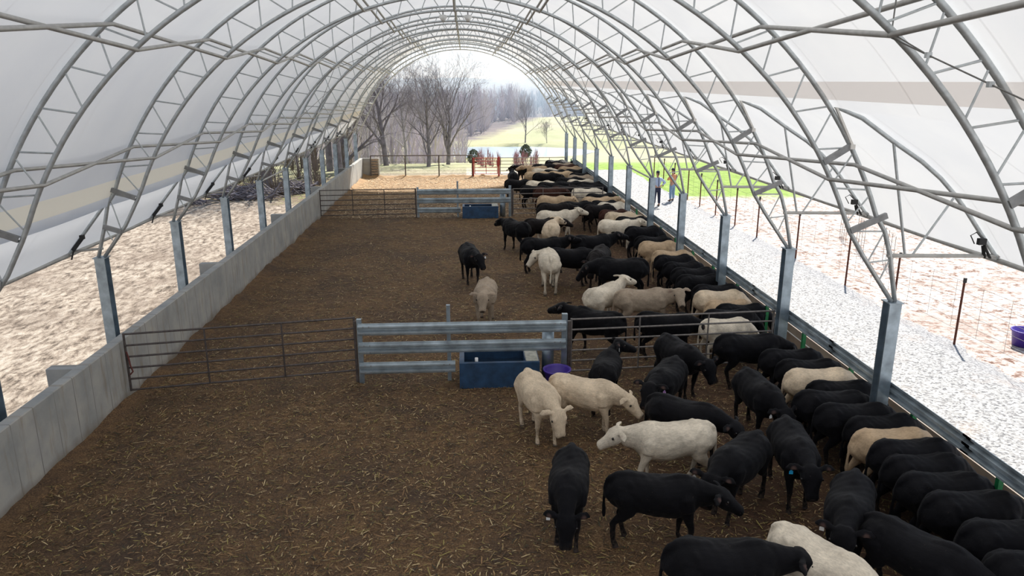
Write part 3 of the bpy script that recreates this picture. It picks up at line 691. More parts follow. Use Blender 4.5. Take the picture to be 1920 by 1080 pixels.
# brush piles at the wood's edge
for i, (x, y, L) in enumerate(((-16.8,42.6,2.6),(-13.0,44.2,2.0),(-10.7,46.6,1.6),(-21.,42.0,2.6))):
    bm = bmesh.new(); R2 = random.Random(50+i)
    for k in range(200):
        p = Vector((R2.gauss(0, L*.42), R2.gauss(0, .4), abs(R2.gauss(0, .28)))); a = R2.uniform(-.6,.6)+(pi if R2.random() < .5 else 0); l = R2.uniform(.4, 1.7)
        d = Vector((math.cos(a), math.sin(a), R2.gauss(0,.45))); tube(bm, [p-d*l/2, p+Vector((0,0,R2.gauss(0,.05))), p+d*l/2], R2.choice((.012,.015,.02,.02,.05)), 4, None, False)
    o = bobj('brush_pile', bm, M['bark'], None, True); o.location = (x, y, hgt(x, y)+.05)
    tag(o, ['large dark brush pile left of centre at the wood edge','dark brush pile behind the left columns','small brush pile nearest the concrete wall','brush pile farthest left at the wood edge'][i], 'brush pile', kind='stuff')
# cedars by the pond
for x, y, h, tr, lb in ((1.0,101,1.9,.0,'small round dark cedar bush before the left of the pond'),(6.95,88,1.5,.8,'small cedar on a thin stem before the pond')):
    t = empty('cedar_bush', (x, y, hgt(x, y)), 0, lb, 'bush'); bm = bmesh.new(); R2 = random.Random(int(x*10))
    for k in range(900):
        u = R2.random(); a = R2.uniform(0, 2*pi); rr = h*.5*math.sin(pi*min(1, u*.9+.08))**.7*R2.uniform(.5,1); p = Vector((rr*math.cos(a), rr*math.sin(a), tr+u*h)); q = Vector((R2.gauss(0,1), R2.gauss(0,1), R2.gauss(0,1))).normalized()*.14
        s = q.orthogonal().normalized()*.05; v = [bm.verts.new(p-q), bm.verts.new(p+s), bm.verts.new(p+q), bm.verts.new(p-s)]; bm.faces.new(v)
    bobj('foliage', bm, M['cedar'], t); bm = bmesh.new(); tube(bm, [(0,0,-.2),(0,0,tr+.5*h)], .06, 6); bobj('stem', bm, M['bark'], t)
# distant woodland: nobody could count it
def woodland(name, pts, seed, col, label, nt_=70):
    R = np.random.default_rng(seed); co = []; fc = []; n0 = 0
    for (x, y, h) in pts:
        z = hgt(x, y); k = nt_
        a = R.uniform(0, 2*pi, k); u = R.uniform(.12, 1, k); rr = h*.34*np.sin(pi*np.clip(u*.92+.04, 0, 1))**.6*R.uniform(.1, 1, k)
        p1 = np.stack([x+rr*np.cos(a), y+rr*np.sin(a), z+u*h], 1); p0 = np.stack([x+rr*.35*np.cos(a), y+rr*.35*np.sin(a), z+np.maximum(u-.28, .02)*h], 1)
        w = (.035+.05*(1-u))*min(1, h/9); s = np.stack([-np.sin(a)*w, np.cos(a)*w*.3, w*0], 1); s[:, 0] = np.abs(s[:, 0])+w*.6
        tri = np.stack([p0-s, p0+s, p1+s*.4, p1-s*.4], 1).reshape(-1, 3)
        a_ = h*.013; b_ = h*.005; zt = z+h*.8; tr = np.array([[x-a_,y,z-.3],[x+a_,y,z-.3],[x+b_,y,zt],[x-b_,y,zt],[x,y-a_,z-.3],[x,y+a_,z-.3],[x,y+b_,zt],[x,y-b_,zt]])
        c = np.concatenate([tri, tr]); co.append(c); m_ = len(c)//4; fc.append(np.arange(m_*4).reshape(-1, 4)+n0); n0 += len(c)
    co = np.concatenate(co); fc = np.concatenate(fc)
    me = bpy.data.meshes.new(name); me.vertices.add(len(co)); me.vertices.foreach_set('co', co.astype('f').ravel()); me.loops.add(fc.size); me.loops.foreach_set('vertex_index', fc.astype('i').ravel())
    me.polygons.add(len(fc)); me.polygons.foreach_set('loop_start', np.arange(0, fc.size, 4, dtype='i')); me.update(); me.materials.append(col)
    o = link(bpy.data.objects.new(name, me)); tag(o, label, 'woodland', kind='stuff'); return o
R3 = np.random.default_rng(9); pts = []
while len(pts) < 420:
    x, y = R3.uniform(-70, 24), R3.uniform(95, 232)
    lim = (y-150)*.27+1 if y > 150 else -9-(150-y)*.03
    if x < lim-2 and math.hypot((x-4.5)/19, (y-127.5)/13) > 1: pts.append((x, y, R3.uniform(7.5, 11)*(1 if y > 130 else .8)))
woodland('winter_woodland', pts, 1, simple('grey winter twigs', (.48,.44,.47), .95, 0, .3, .08), 'grey leafless woodland filling the valley beyond the pond on the left')
pts = []
while len(pts) < 900:
    x, y = R3.uniform(-150, 190), 236+R3.power(1.3)*330
    pts.append((x, y, R3.uniform(9, 13)))
woodland('winter_woodland', pts, 2, simple('hazy winter twigs', (.40,.38,.40), .95, 0, .35, .03), 'dense leafless woodland covering the hills behind the pasture', 45)  # haze partly put into the twig colour, lightened on top of the volume
pts = [(x, y, R3.uniform(.8, 1.6)) for x, y in zip(R3.uniform(.8, 6, 26), R3.uniform(58, 66, 26))]
woodland('bramble_thicket', pts, 3, simple('reddish bramble stems', (.30,.15,.17), .9, 0, .3, 1), 'low reddish bramble thicket just behind the far gates', 60)
pts = [(x, y, R3.uniform(1.5, 3.5)) for x, y in zip(R3.uniform(-26, -9, 90), R3.uniform(44, 66, 90))]
woodland('undergrowth', pts, 4, simple('brown undergrowth stems', (.17,.14,.115), .9, 0, .35, 1), 'tangled brown undergrowth beneath the trees left of the barn', 55)
pts = [(x, y, R3.uniform(2.5, 6.5)) for x, y in zip(R3.uniform(-13, 1.0, 120), R3.uniform(70, 112, 120)) if x < -1.2-(y-66)*.02 or y > 84]
pts = [q for q in pts[::2] if math.hypot((q[0]-5.6)/17, (q[1]-127.5)/13) > 1 and q[0] < .2]
woodland('sapling_thicket', pts, 5, simple('lilac grey sapling twigs', (.50,.455,.50), .95, 0, .25, .5), 'lilac grey thicket of leafless saplings beneath the large trees', 60)
# ---------------------------------------------------------------- cattle
def sweep(bm, pts, up=(0,0,1), n=12, capstart=True, capend=True, power=2.0):
    """pts: list of (x,y,z, half_side, half_up[, half_down]); rings follow the path"""
    P=[Vector(p[:3]) for p in pts]; rings=[]
    for i,p in enumerate(pts):
        t=(P[min(i+1,len(P)-1)]-P[max(i-1,0)]).normalized()
        u=Vector(up); s=t.cross(u)
        if s.length<1e-3: s=Vector((0,1,0))
        s.normalize(); u2=s.cross(t).normalized()
        a=p[3]; b=p[4]; c=p[5] if len(p)>5 else b
        ring=[]
        for k in range(n):
            th=2*pi*k/n; ct=math.cos(th); st=math.sin(th)
            ct2=math.copysign(abs(ct)**(2/power),ct); st2=math.copysign(abs(st)**(2/power),st)
            ring.append(bm.verts.new(P[i]+s*(a*ct2)+u2*((b if st>0 else c)*st2)))
        rings.append(ring)
    for r0,r1 in zip(rings,rings[1:]):
        for k in range(n): bm.faces.new((r0[k],r0[(k+1)%n],r1[(k+1)%n],r1[k]))
    bm.faces.new(list(reversed(rings[0]))); bm.faces.new(rings[-1])

def lerp3(a,b,t): return tuple(a[i]+(b[i]-a[i])*t for i in range(len(a)))

COWCACHE={}
def cow_mesh(neck=10, nyaw=0, hpitch=-35, hyaw=0, legs=(0,0,0,0), hump=0.0, neckpull=0.0):
    """neck: elevation of the neck in degrees, hpitch: elevation of the face line, yaw to the animal's left"""
    key=(neck,nyaw,hpitch,hyaw,legs,hump,neckpull)
    if key in COWCACHE: return COWCACHE[key]
    bm=bmesh.new()
    # trunk: x, z centre, half width, half up, half down
    T=[(-.715,.93,.055,.08,.10),(-.69,.91,.13,.15,.17),(-.62,.885,.195,.195,.22),(-.50,.87,.235,.235,.27),(-.34,.85,.245,.245,.26),
       (-.16,.83,.262,.245,.255),(.02,.81,.275,.26,.27),(.18,.81,.270,.275,.275),(.32,.83,.245,.285,.28),(.43,.85,.215,.270,.28),
       (.52,.86,.180,.225,.25),(.60,.85,.135,.160,.20),(.66,.83,.08,.10,.12)]
    sweep(bm,[(x,0,z,w*1.06,a,b*1.13) for x,z,w,a,b in T],n=20,power=2.35)
    # hip bones, tail head ridge
    for s in (-1,1):
        sweep(bm,[(-.46,s*.10,1.02,.05,.05),(-.42,s*.165,1.03,.055,.05),(-.36,s*.20,1.0,.03,.03)],n=8)
        sweep(bm,[(-.50,s*.17,.98,.06,.10),(-.48,s*.205,.84,.085,.16),(-.44,s*.19,.70,.07,.12)],up=(1,0,0),n=10)  # thigh bulk
        sweep(bm,[(.36,s*.12,1.02,.06,.07),(.38,s*.19,.86,.09,.13),(.42,s*.19,.68,.07,.11)],up=(1,0,0),n=10)  # shoulder blade
    sweep(bm,[(-.72,0,1.0,.045,.045),(-.60,0,1.075,.06,.045),(-.45,0,1.095,.07,.04),(-.2,0,1.055,.06,.04)],n=8)
    sweep(bm,[(.12,0,1.06,.05,.035),(.30,0,1.105,.06,.04),(.42,0,1.10,.05,.04),(.52,0,1.04,.04,.04)],n=8)
    # neck and head
    e=math.radians(neck); yw=math.radians(nyaw)
    nd=Vector((math.cos(e)*math.cos(yw),math.cos(e)*math.sin(yw),math.sin(e)))
    base=Vector((.40,0,.90)); mid0=Vector((.56,.0,.92))+Vector((0,.05*math.sin(yw),.04*math.sin(e)))
    L=.33-neckpull
    poll=mid0+nd*L
    mid=mid0.lerp(poll,.5)+Vector((.03*math.cos(e),0,-.01))
    up=(0,0,1) if abs(e)<1.1 else (1,0,0)
    sweep(bm,[(*base,.18,.20,.27),(*mid0,.150,.175,.25),(*mid,.118,.135,.195),(*mid.lerp(poll,.6),.100,.118,.155),(*poll,.095,.09,.12)],up=up,n=14)
    he=math.radians(hpitch); hy=math.radians(nyaw+hyaw)
    f=Vector((math.cos(he)*math.cos(hy),math.cos(he)*math.sin(hy),math.sin(he)))
    side=Vector((-math.sin(hy),math.cos(hy),0)); uph=f.cross(side)*-1
    if uph.z<0 and abs(he)<1.4: uph=-uph
    uph=side.cross(f)*-1 if side.cross(f).z<0 else side.cross(f)
    HS=1.14
    def hp(a,b,c=0): return poll+(f*a+uph*b+side*c)*HS
    # skull rings given explicitly
    def headring(rows,n=14,pw=2.3):
        rings=[]
        for (a,b,w,t,d) in rows:
            r=[]
            for k in range(n):
                th=2*pi*k/n; ct=math.cos(th); st=math.sin(th)
                ct=math.copysign(abs(ct)**(2/pw),ct); st=math.copysign(abs(st)**(2/pw),st)
                r.append(bm.verts.new(hp(a,b+(t if st>0 else d)*st,w*ct*1.05)))
            rings.append(r)
        for r0,r1 in zip(rings,rings[1:]):
            for k in range(n): bm.faces.new((r0[k],r0[(k+1)%n],r1[(k+1)%n],r1[k]))
        bm.faces.new(list(reversed(rings[0]))); bm.faces.new(rings[-1])
    headring([(-.09,.00,.06,.055,.08),(-.045,.0,.098,.085,.12),(.02,.0,.118,.088,.135),(.08,-.005,.122,.08,.14),(.14,-.018,.104,.072,.125),
              (.20,-.034,.082,.066,.098),(.26,-.044,.076,.060,.080),(.315,-.05,.080,.056,.070),(.35,-.052,.060,.038,.048)])
    # brow + muzzle
    for s in (-1,1):
        c=hp(.08,.035,s*.095); sweep(bm,[(*(c-f*.05),.02,.02),(*c,.032,.03),(*(c+f*.045),.015,.015)],up=tuple(uph),n=8)
        # ear
        e0=hp(-.03,.035,s*.085); e1=hp(-.055,.03,s*.16); e2=hp(-.06,.0,s*.235); e3=hp(-.045,-.02,s*.285)
        fu=tuple(f)
        sweep(bm,[(*e0,.025,.022),(*e1,.022,.058),(*e2,.018,.060),(*e3,.012,.018)],up=fu,n=8)
    # legs: (lateral, fore-aft swing)
    fl,fr,hl,hr=legs
    for s,sw in ((1,fl),(-1,fr)):
        x=.40; k=sw
        sweep(bm,[(x,s*.14,.80,.085,.13),(x+.01+k*.15,s*.15,.62,.075,.098),(x+.02+k*.4,s*.145,.50,.056,.066),(x+.02+k*.75,s*.142,.38,.046,.048),(x+.015+k*.82,s*.14,.34,.048,.050),
                  (x+.01+k*.9,s*.138,.27,.034,.036),(x+.01+k*.98,s*.136,.15,.031,.033),(x+.02+k,s*.136,.10,.038,.042),(x+.04+k,s*.136,.06,.036,.042),(x+.055+k,s*.136,.0,.045,.055)],up=(1,0,0),n=10)
    for s,sw in ((1,hl),(-1,hr)):
        k=sw
        sweep(bm,[(-.46,s*.13,.88,.10,.20),(-.43+k*.1,s*.165,.72,.095,.17),(-.42+k*.3,s*.165,.60,.082,.125),(-.49+k*.5,s*.155,.50,.056,.085),(-.57+k*.62,s*.148,.43,.042,.058),(-.595+k*.66,s*.146,.385,.040,.052),
                  (-.585+k*.8,s*.144,.28,.034,.042),(-.57+k*.95,s*.142,.15,.033,.037),(-.555+k,s*.142,.10,.039,.045),(-.535+k,s*.142,.06,.039,.045),(-.52+k,s*.142,.0,.047,.057)],up=(1,0,0),n=10)
    # tail
    sweep(bm,[(-.68,0,1.03,.035,.035),(-.745,0,.98,.032,.032),(-.775,.005,.86,.026,.026),(-.78,.01,.70,.022,.022),(-.775,.015,.56,.026,.026),(-.77,.02,.46,.036,.036),(-.77,.02,.38,.022,.022)],up=(1,0,0),n=8)
    raw=bpy.data.meshes.new('raw'); bm.normal_update(); bmesh.ops.recalc_face_normals(bm,faces=bm.faces); bm.to_mesh(raw); bm.free()
    tmp=bpy.data.objects.new('tmp',raw); bpy.context.scene.collection.objects.link(tmp)
    m=tmp.modifiers.new('r','REMESH'); m.mode='VOXEL'; m.voxel_size=.017
    m=tmp.modifiers.new('s','SMOOTH'); m.factor=.6; m.iterations=4
    dg=bpy.context.evaluated_depsgraph_get(); me=bpy.data.meshes.new_from_object(tmp.evaluated_get(dg))
    bpy.data.objects.remove(tmp); bpy.data.meshes.remove(raw)
    n=len(me.vertices); co=np.empty(n*3,'f'); me.vertices.foreach_get('co',co); co=co.reshape(-1,3)
    # lumpy coat
    nv=np.sin(co[:,0]*31+co[:,2]*17)*np.sin(co[:,1]*29-co[:,2]*23+co[:,0]*11)*.0035+np.sin(co[:,0]*9+1)*np.sin(co[:,2]*11+co[:,1]*7)*.004
    no=np.empty(n*3,'f'); me.vertices.foreach_get('normal',no); co2=co+no.reshape(-1,3)*nv[:,None]
    co2[co[:,2]<.02]=co[co[:,2]<.02]; co2[:,2]=np.maximum(co2[:,2],0.0)
    me.vertices.foreach_set('co',co2.astype('f').ravel())
    # marks: R = muzzle/eye/hoof dark horn, G = inner ear and muzzle pink
    mz=np.array(hp(.345,-.055)); pts=[(mz,.058),]
    dark=np.zeros(n); pink=np.zeros(n)
    dark=np.maximum(dark,np.clip((.062-np.linalg.norm(co-mz,axis=1))/.012,0,1))
    for s in (-1,1):
        ey=np.array(hp(.09,.0,s*.125)); dark=np.maximum(dark,np.clip((.024-np.linalg.norm(co-ey,axis=1))/.006,0,1))
        ea=np.array(hp(-.035,-.005,s*.19)); 
        pink=np.maximum(pink,np.clip((.06-np.linalg.norm(co-ea,axis=1))/.02,0,1))
    dark=np.maximum(dark,np.clip((.05-co[:,2])/.01,0,1))
    mud=np.clip((.42-co[:,2])/.35,0,1)
    at=me.color_attributes.new('mark','FLOAT_COLOR','POINT')
    a=np.stack([dark,pink,mud,np.ones(n)],1).astype('f').ravel(); at.data.foreach_set('color',a)
    me.polygons.foreach_set('use_smooth',[True]*len(me.polygons))
    me.name='cow'
    # frames for the ear tags, eyes
    info=dict(mesh=me, tagL=hp(-.045,-.055,.215), tagR=hp(-.045,-.055,-.215), f=f.copy(), side=side.copy(), eyeL=hp(.09,.014,.121), eyeR=hp(.09,.014,-.121))
    COWCACHE[key]=info
    return info
BLACK = (.0045,.0045,.0062); CREAM = (.63,.51,.37); WHITE = (.70,.62,.50); TAN = (.48,.35,.225); BUFF = (.37,.295,.22); RED = (.045,.018,.013); CHAR = (.010,.008,.0085)
tag_me = {}
def tag_mesh(mat):
    if mat.name in tag_me: return tag_me[mat.name]
    bm = bmesh.new(); prof = [(-.008,.03),(.008,.03),(.012,.012),(.026,.0),(.026,-.045),(-.026,-.045),(-.026,.0),(-.012,.012)]
    extrude_profile(bm, prof, (0,0,0), (.004,0,0), (0,1,0), (0,0,1)); bmesh.ops.recalc_face_normals(bm, faces=bm.faces)
    me = bpy.data.meshes.new('ear_tag'); bm.to_mesh(me); bm.free(); me.materials.append(mat); tag_me[mat.name] = me; return me
bm = bmesh.new(); bmesh.ops.create_uvsphere(bm, u_segments=10, v_segments=8, radius=.019); eye_me = bpy.data.meshes.new('eye'); bm.to_mesh(eye_me); bm.free()
me_, nt_, b_, o_ = newmat('dark eye'); b_.inputs['Base Color'].default_value = (.01,.008,.008,1); b_.inputs['Roughness'].default_value = .15; eye_me.materials.append(me_)
PR = random.Random(3)
def calf(T, ang, s, col, pose, label, group=None, tags='', feed=False):
    info = cow_mesh(**pose); me = info['mesh']
    if not me.materials: me.materials.append(M['hide'])
    o = bpy.data.objects.new('calf', me); a = rad(ang)
    o.location = (T[0]+math.cos(a)*.66*s, T[1]+math.sin(a)*.66*s, .0); o.rotation_euler = (0,0,a); o.scale = (s*(.88 if feed else .95), s*PR.uniform(.99,1.08), s)
    j = PR.uniform(.9, 1.1); o.color = (col[0]*j, col[1]*j, col[2]*j, 1)
    link(o); tag(o, label, 'calf', group)
    for q in ('eyeL', 'eyeR'):
        e = link(bpy.data.objects.new('eye', eye_me), o); e.location = info[q]
    if tags:
        side = tags[0]; mat = {'w':M['tag_white'],'b':M['tag_blue'],'p':M['tag_purple']}[tags[1]]
        e = link(bpy.data.objects.new('ear_tag', tag_mesh(mat)), o); e.location = Vector(info['tagL' if side == 'L' else 'tagR'])+info['f']*.035
        f = info['f']; e.rotation_euler = (0, 0, math.atan2(f.y, f.x)); e['label'] = {'w':'white ear tag','b':'bright blue ear tag','p':'pale purple ear tag'}[tags[1]]
    return o
def P_(neck=8, nyaw=0, hpitch=-30, hyaw=0, legs=(0,0,0,0)): return dict(neck=neck, nyaw=nyaw, hpitch=hpitch, hyaw=hyaw, legs=legs)
LG1 = (.06,-.08,-.05,.06); LG2 = (-.07,.10,.08,-.06); LG3 = (.14,-.10,-.10,.12)
# --- loose calves in the near pen
calf((1.04,12.98), -74, 1.0, CREAM, P_(-22,6,-62,0,LG1), 'cream calf with lowered head, standing just right of the blue trough, nearest it')
calf((1.52,12.72), -27, .97, CREAM, P_(-14,-4,-38,0,LG2), 'cream calf bending its head right, standing in front of the purple tub', 'calves in the near pen')
calf((3.78,10.50), 182, 1.0, WHITE, P_(8,0,-28,-6,LG3), 'white calf striding left across the near pen, ears up')
calf((1.50,9.98), -101, 1.0, BLACK, P_(-42,2,-66,0,LG1), 'black calf with its head down, leftmost black one of the near pen', tags='Rw')
calf((1.90,9.06), -11, .98, BLACK, P_(-4,-6,-26,0,LG2), 'black calf seen side-on facing right, in front of the striding white calf')
calf((2.28,7.42), -6, 1.0, BLACK, P_(2,0,-22,0,LG1), 'black calf cut off by the bottom edge, left of the white calf in the corner')
calf((3.72,7.82), -58, .98, WHITE, P_(-14,-6,-50,0,LG2), 'white calf at the bottom edge with its head low, seen from above')
calf((4.45,10.20), -138, 1.0, BLACK, P_(-14,4,-44,10,LG1), 'black calf with a white ear tag peering left past the rump of the white calf', tags='Rw')
calf((5.02,10.72), -98, 1.0, BLACK, P_(-6,0,-52,0,LG2), 'black calf facing the camera wearing a bright blue ear tag', tags='Rb')
calf((5.12,12.80), -84, 1.0, BLACK, P_(-20,10,-48,0,LG1), 'black calf walking towards the feed rail with a white tag, behind the blue-tagged one', tags='Rw')
calf((4.05,13.45), -124, 1.0, BLACK, P_(4,0,-42,0,LG2), 'black calf facing the camera with a pale purple ear tag', tags='Lp')
calf((3.10,11.72), -36, .98, BLACK, P_(-12,-4,-34,0,LG1), 'black calf heading right behind the striding white calf')
calf((2.46,12.95), 70, .96, BLACK, P_(34,-22,-14,-50,LG1), 'black calf seen from behind at the gate, head turned right', tags='Rw')
calf((4.10,14.80), -72, 1.0, BLACK, P_(-4,14,-58,0,LG2), 'black calf just in front of the grey gate, head hanging to the right')
calf((5.32,8.98), -122, 1.0, BLACK, P_(-2,0,-60,0,LG1), 'white-tagged black calf facing the camera, above the white calf at the bottom edge', tags='Rw')
calf((4.92,7.92), -56, 1.0, BLACK, P_(-10,0,-44,0,LG2), 'black calf at the bottom edge between the white calf and the feeding row')
calf((5.18,14.42), -3, 1.04, BLACK, P_(-16,0,-50,0,LG3), 'large black calf striding to the feed rail just past the gate end')
# --- calves feeding at the rail in the near pen
FEEDS = [P_(-34,0,-56,0,LG1), P_(-40,3,-60,0,LG2), P_(-37,-6,-56,0,LG3), P_(-44,0,-62,0,LG1)]
def feeder(x, y, col, label, s=1.0, ang=None, group=None, k=None):
    a = PR.uniform(-7, 5) if ang is None else ang
    calf((x-.02, y), a, s*PR.uniform(.97, 1.04), col, FEEDS[PR.randrange(4) if k is None else k], label, group, feed=True)
feeder(5.73, 6.88, BLACK, 'black calf feeding at the rail, nearest the camera in the bottom right corner')
feeder(5.86, 7.50, BLACK, 'black calf feeding at the rail, second from the bottom right corner')
feeder(5.81, 8.16, BLACK, 'black calf feeding at the rail, third from the bottom right corner')
feeder(5.81, 8.74, BLACK, 'black calf feeding beside the second green post, fourth from the corner')
feeder(5.88, 9.22, BLACK, 'black calf squeezed in at the rail two places before the tan one')
feeder(5.90, 9.62, BLACK, 'black calf feeding directly in front of the tan calf nearest the camera')
feeder(5.84, 10.05, TAN, 'tan calf feeding at the rail, nearest the camera of the pale ones', ang=0)
feeder(5.98, 10.50, BLACK, 'black calf feeding directly behind the nearest tan feeder')
feeder(5.68, 10.95, BLACK, 'black calf feeding just before the first full column')
feeder(5.57, 11.52, BLACK, 'black calf feeding just beyond the first full column')
feeder(6.00, 12.00, BLACK, 'black calf feeding directly in front of the cream calf between two columns')
feeder(5.82, 12.50, CREAM, 'cream calf feeding between the first and second full columns', ang=-2)
feeder(5.89, 13.05, BLACK, 'black calf feeding directly behind the cream calf of the near pen')
feeder(5.81, 13.65, BLACK, 'black calf feeding beside the large striding black calf')
# --- rail of the middle pen
feeder(5.25, 15.78, WHITE, 'white calf feeding just beyond the grey gate, seen through its bars', .94, ang=3)
feeder(5.46, 16.28, BLACK, 'black calf feeding right behind the grey gate bars')
feeder(5.92, 16.75, BLACK, 'black calf feeding in front of two tan calves beyond the gate')
feeder(5.82, 17.22, TAN, 'tan calf half hidden behind a black back, second past the gate', .97)
feeder(5.70, 17.75, CREAM, 'cream calf with hanging tail feeding beyond the gate', 1.03, ang=0)
feeder(5.86, 18.40, BLACK, 'black calf feeding right behind the cream calf past the gate')
feeder(5.73, 19.45, BLACK, 'black calf feeding beside the side-on buff calf, first of four')
feeder(5.78, 20.20, BLACK, 'black calf feeding near the third column, second of four', ang=-2)
feeder(5.78, 21.10, BLACK, 'black calf feeding near the third column, third of four')
feeder(5.73, 21.95, BLACK, 'black calf feeding in front of the two tan calves by the fourth column')
feeder(5.81, 22.55, TAN, 'tan back showing over the black calf by the fourth column', 1.02, ang=-2)
feeder(5.66, 23.75, TAN, 'tan calf feeding beyond the fourth column with its rump showing', 1.05, ang=0)
feeder(5.74, 24.75, BLACK, 'black calf feeding beyond the tan ones, nearer of a black pair')
feeder(5.70, 26.20, BLACK, 'black calf feeding beside the white calf with raised head', 1.06, ang=-2)
calf((5.05,27.75), -2, 1.04, WHITE, P_(22,0,-14,0,LG1), 'white calf with its head raised at the rail, rump to the pen')
feeder(5.80, 28.45, BLACK, 'black calf feeding between the white calf and two cream ones')
feeder(5.90, 29.00, CREAM, 'cream calf feeding, nearer of the touching cream pair', ang=-3)
feeder(5.60, 29.60, CREAM, 'cream calf feeding, farther of the touching cream pair with curled tail')
feeder(5.50, 30.35, RED, 'dark red-brown calf feeding beyond the cream pair')
feeder(4.95, 31.20, CHAR, 'dark calf standing across the rail end of the middle pen, legs apart', 1.05, ang=2, k=2)
feeder(5.70, 32.00, WHITE, 'white back showing behind the dark calf near the far gate')
feeder(5.50, 32.65, BLACK, 'black calf between two pale backs near the far gate')
calf((5.28,33.45), -2, 1.05, TAN, P_(18,4,-18,0,LG2), 'tan calf with raised head beside the rail near the far gate')
calf((3.05,31.50), -2, 1.10, CHAR, P_(-4,0,-34,0,LG1), 'long dark calf standing before the tan one by the far gate')
calf((4.15,32.10), 8, 1.05, BLACK, P_(-8,0,-40,0,LG2), 'black calf crowded behind the long dark calf')
calf((3.30,33.90), -10, 1.06, TAN, P_(14,-4,-36,0,LG1), 'tan calf standing just before the far gate, neck outstretched')
# --- loose calves in the middle pen
calf((-.05,23.90), -80, 1.08, BLACK, P_(4,16,-42,6,LG1), 'lone black calf facing the camera, leftmost in the middle pen', tags='Lw')
calf((.52,19.55), -96, 1.04, BUFF, P_(10,0,-48,2,LG2), 'buff calf facing the camera, standing alone behind the guard rails')
calf((2.46,21.35), 88, 1.12, WHITE, P_(-10,62,-44,52,LG1), 'white calf seen from behind with its head turned back to the left')
calf((1.84,24.30), 3, 1.08, BLACK, P_(26,0,-4,0,LG2), 'black calf facing right, its head over the back of its neighbour')
calf((2.52,22.70), -3, 1.08, BLACK, P_(0,0,-36,0,LG1), 'black calf standing behind the white calf seen from the rear')
calf((3.58,24.55), 12, 1.08, BLACK, P_(24,0,-8,0,LG2), 'black calf with a lifted head facing right, left of the white feeder')
calf((4.35,23.20), -112, 1.10, CHAR, P_(-16,0,-52,0,LG1), 'dark calf facing the camera with its head low among the black group')
calf((5.15,20.75), 170, 1.16, BLACK, P_(-14,0,-46,0,LG2), 'heavy black calf facing left behind the pair of pale calves')
calf((3.02,17.95), 44, 1.04, WHITE, P_(34,-6,-12,-12,LG1), 'white calf with its head up, turned away beside the buff calf')
calf((3.74,17.90), 2, 1.06, BUFF, P_(20,-28,-34,-62,LG2), 'buff calf side-on with its face turned to the camera and a reddish ear')
calf((3.50,15.95), 146, 1.04, BLACK, P_(20,0,-14,0,LG3), 'black calf facing left just beyond the grey gate')
calf((3.92,16.25), -14, 1.0, BLACK, P_(-12,-4,-40,0,LG1), 'black calf facing right behind the bars of the grey gate')
calf((2.85,29.35), 6, 1.12, WHITE, P_(30,0,-12,0,LG3), 'white calf facing right with a high head, in the back of the middle pen')
calf((2.98,26.45), 80, 1.08, CREAM, P_(24,-30,-18,-10,LG1), 'cream calf seen from behind, in front of the high-headed white one')
calf((2.20,28.10), 8, 1.04, CHAR, P_(8,0,-20,0,LG2), 'dark calf nudging the cream calf seen from behind')
calf((2.20,27.00), 122, 1.08, BLACK, P_(8,4,-20,0,LG1), 'black calf facing away to the left beside the far trough')
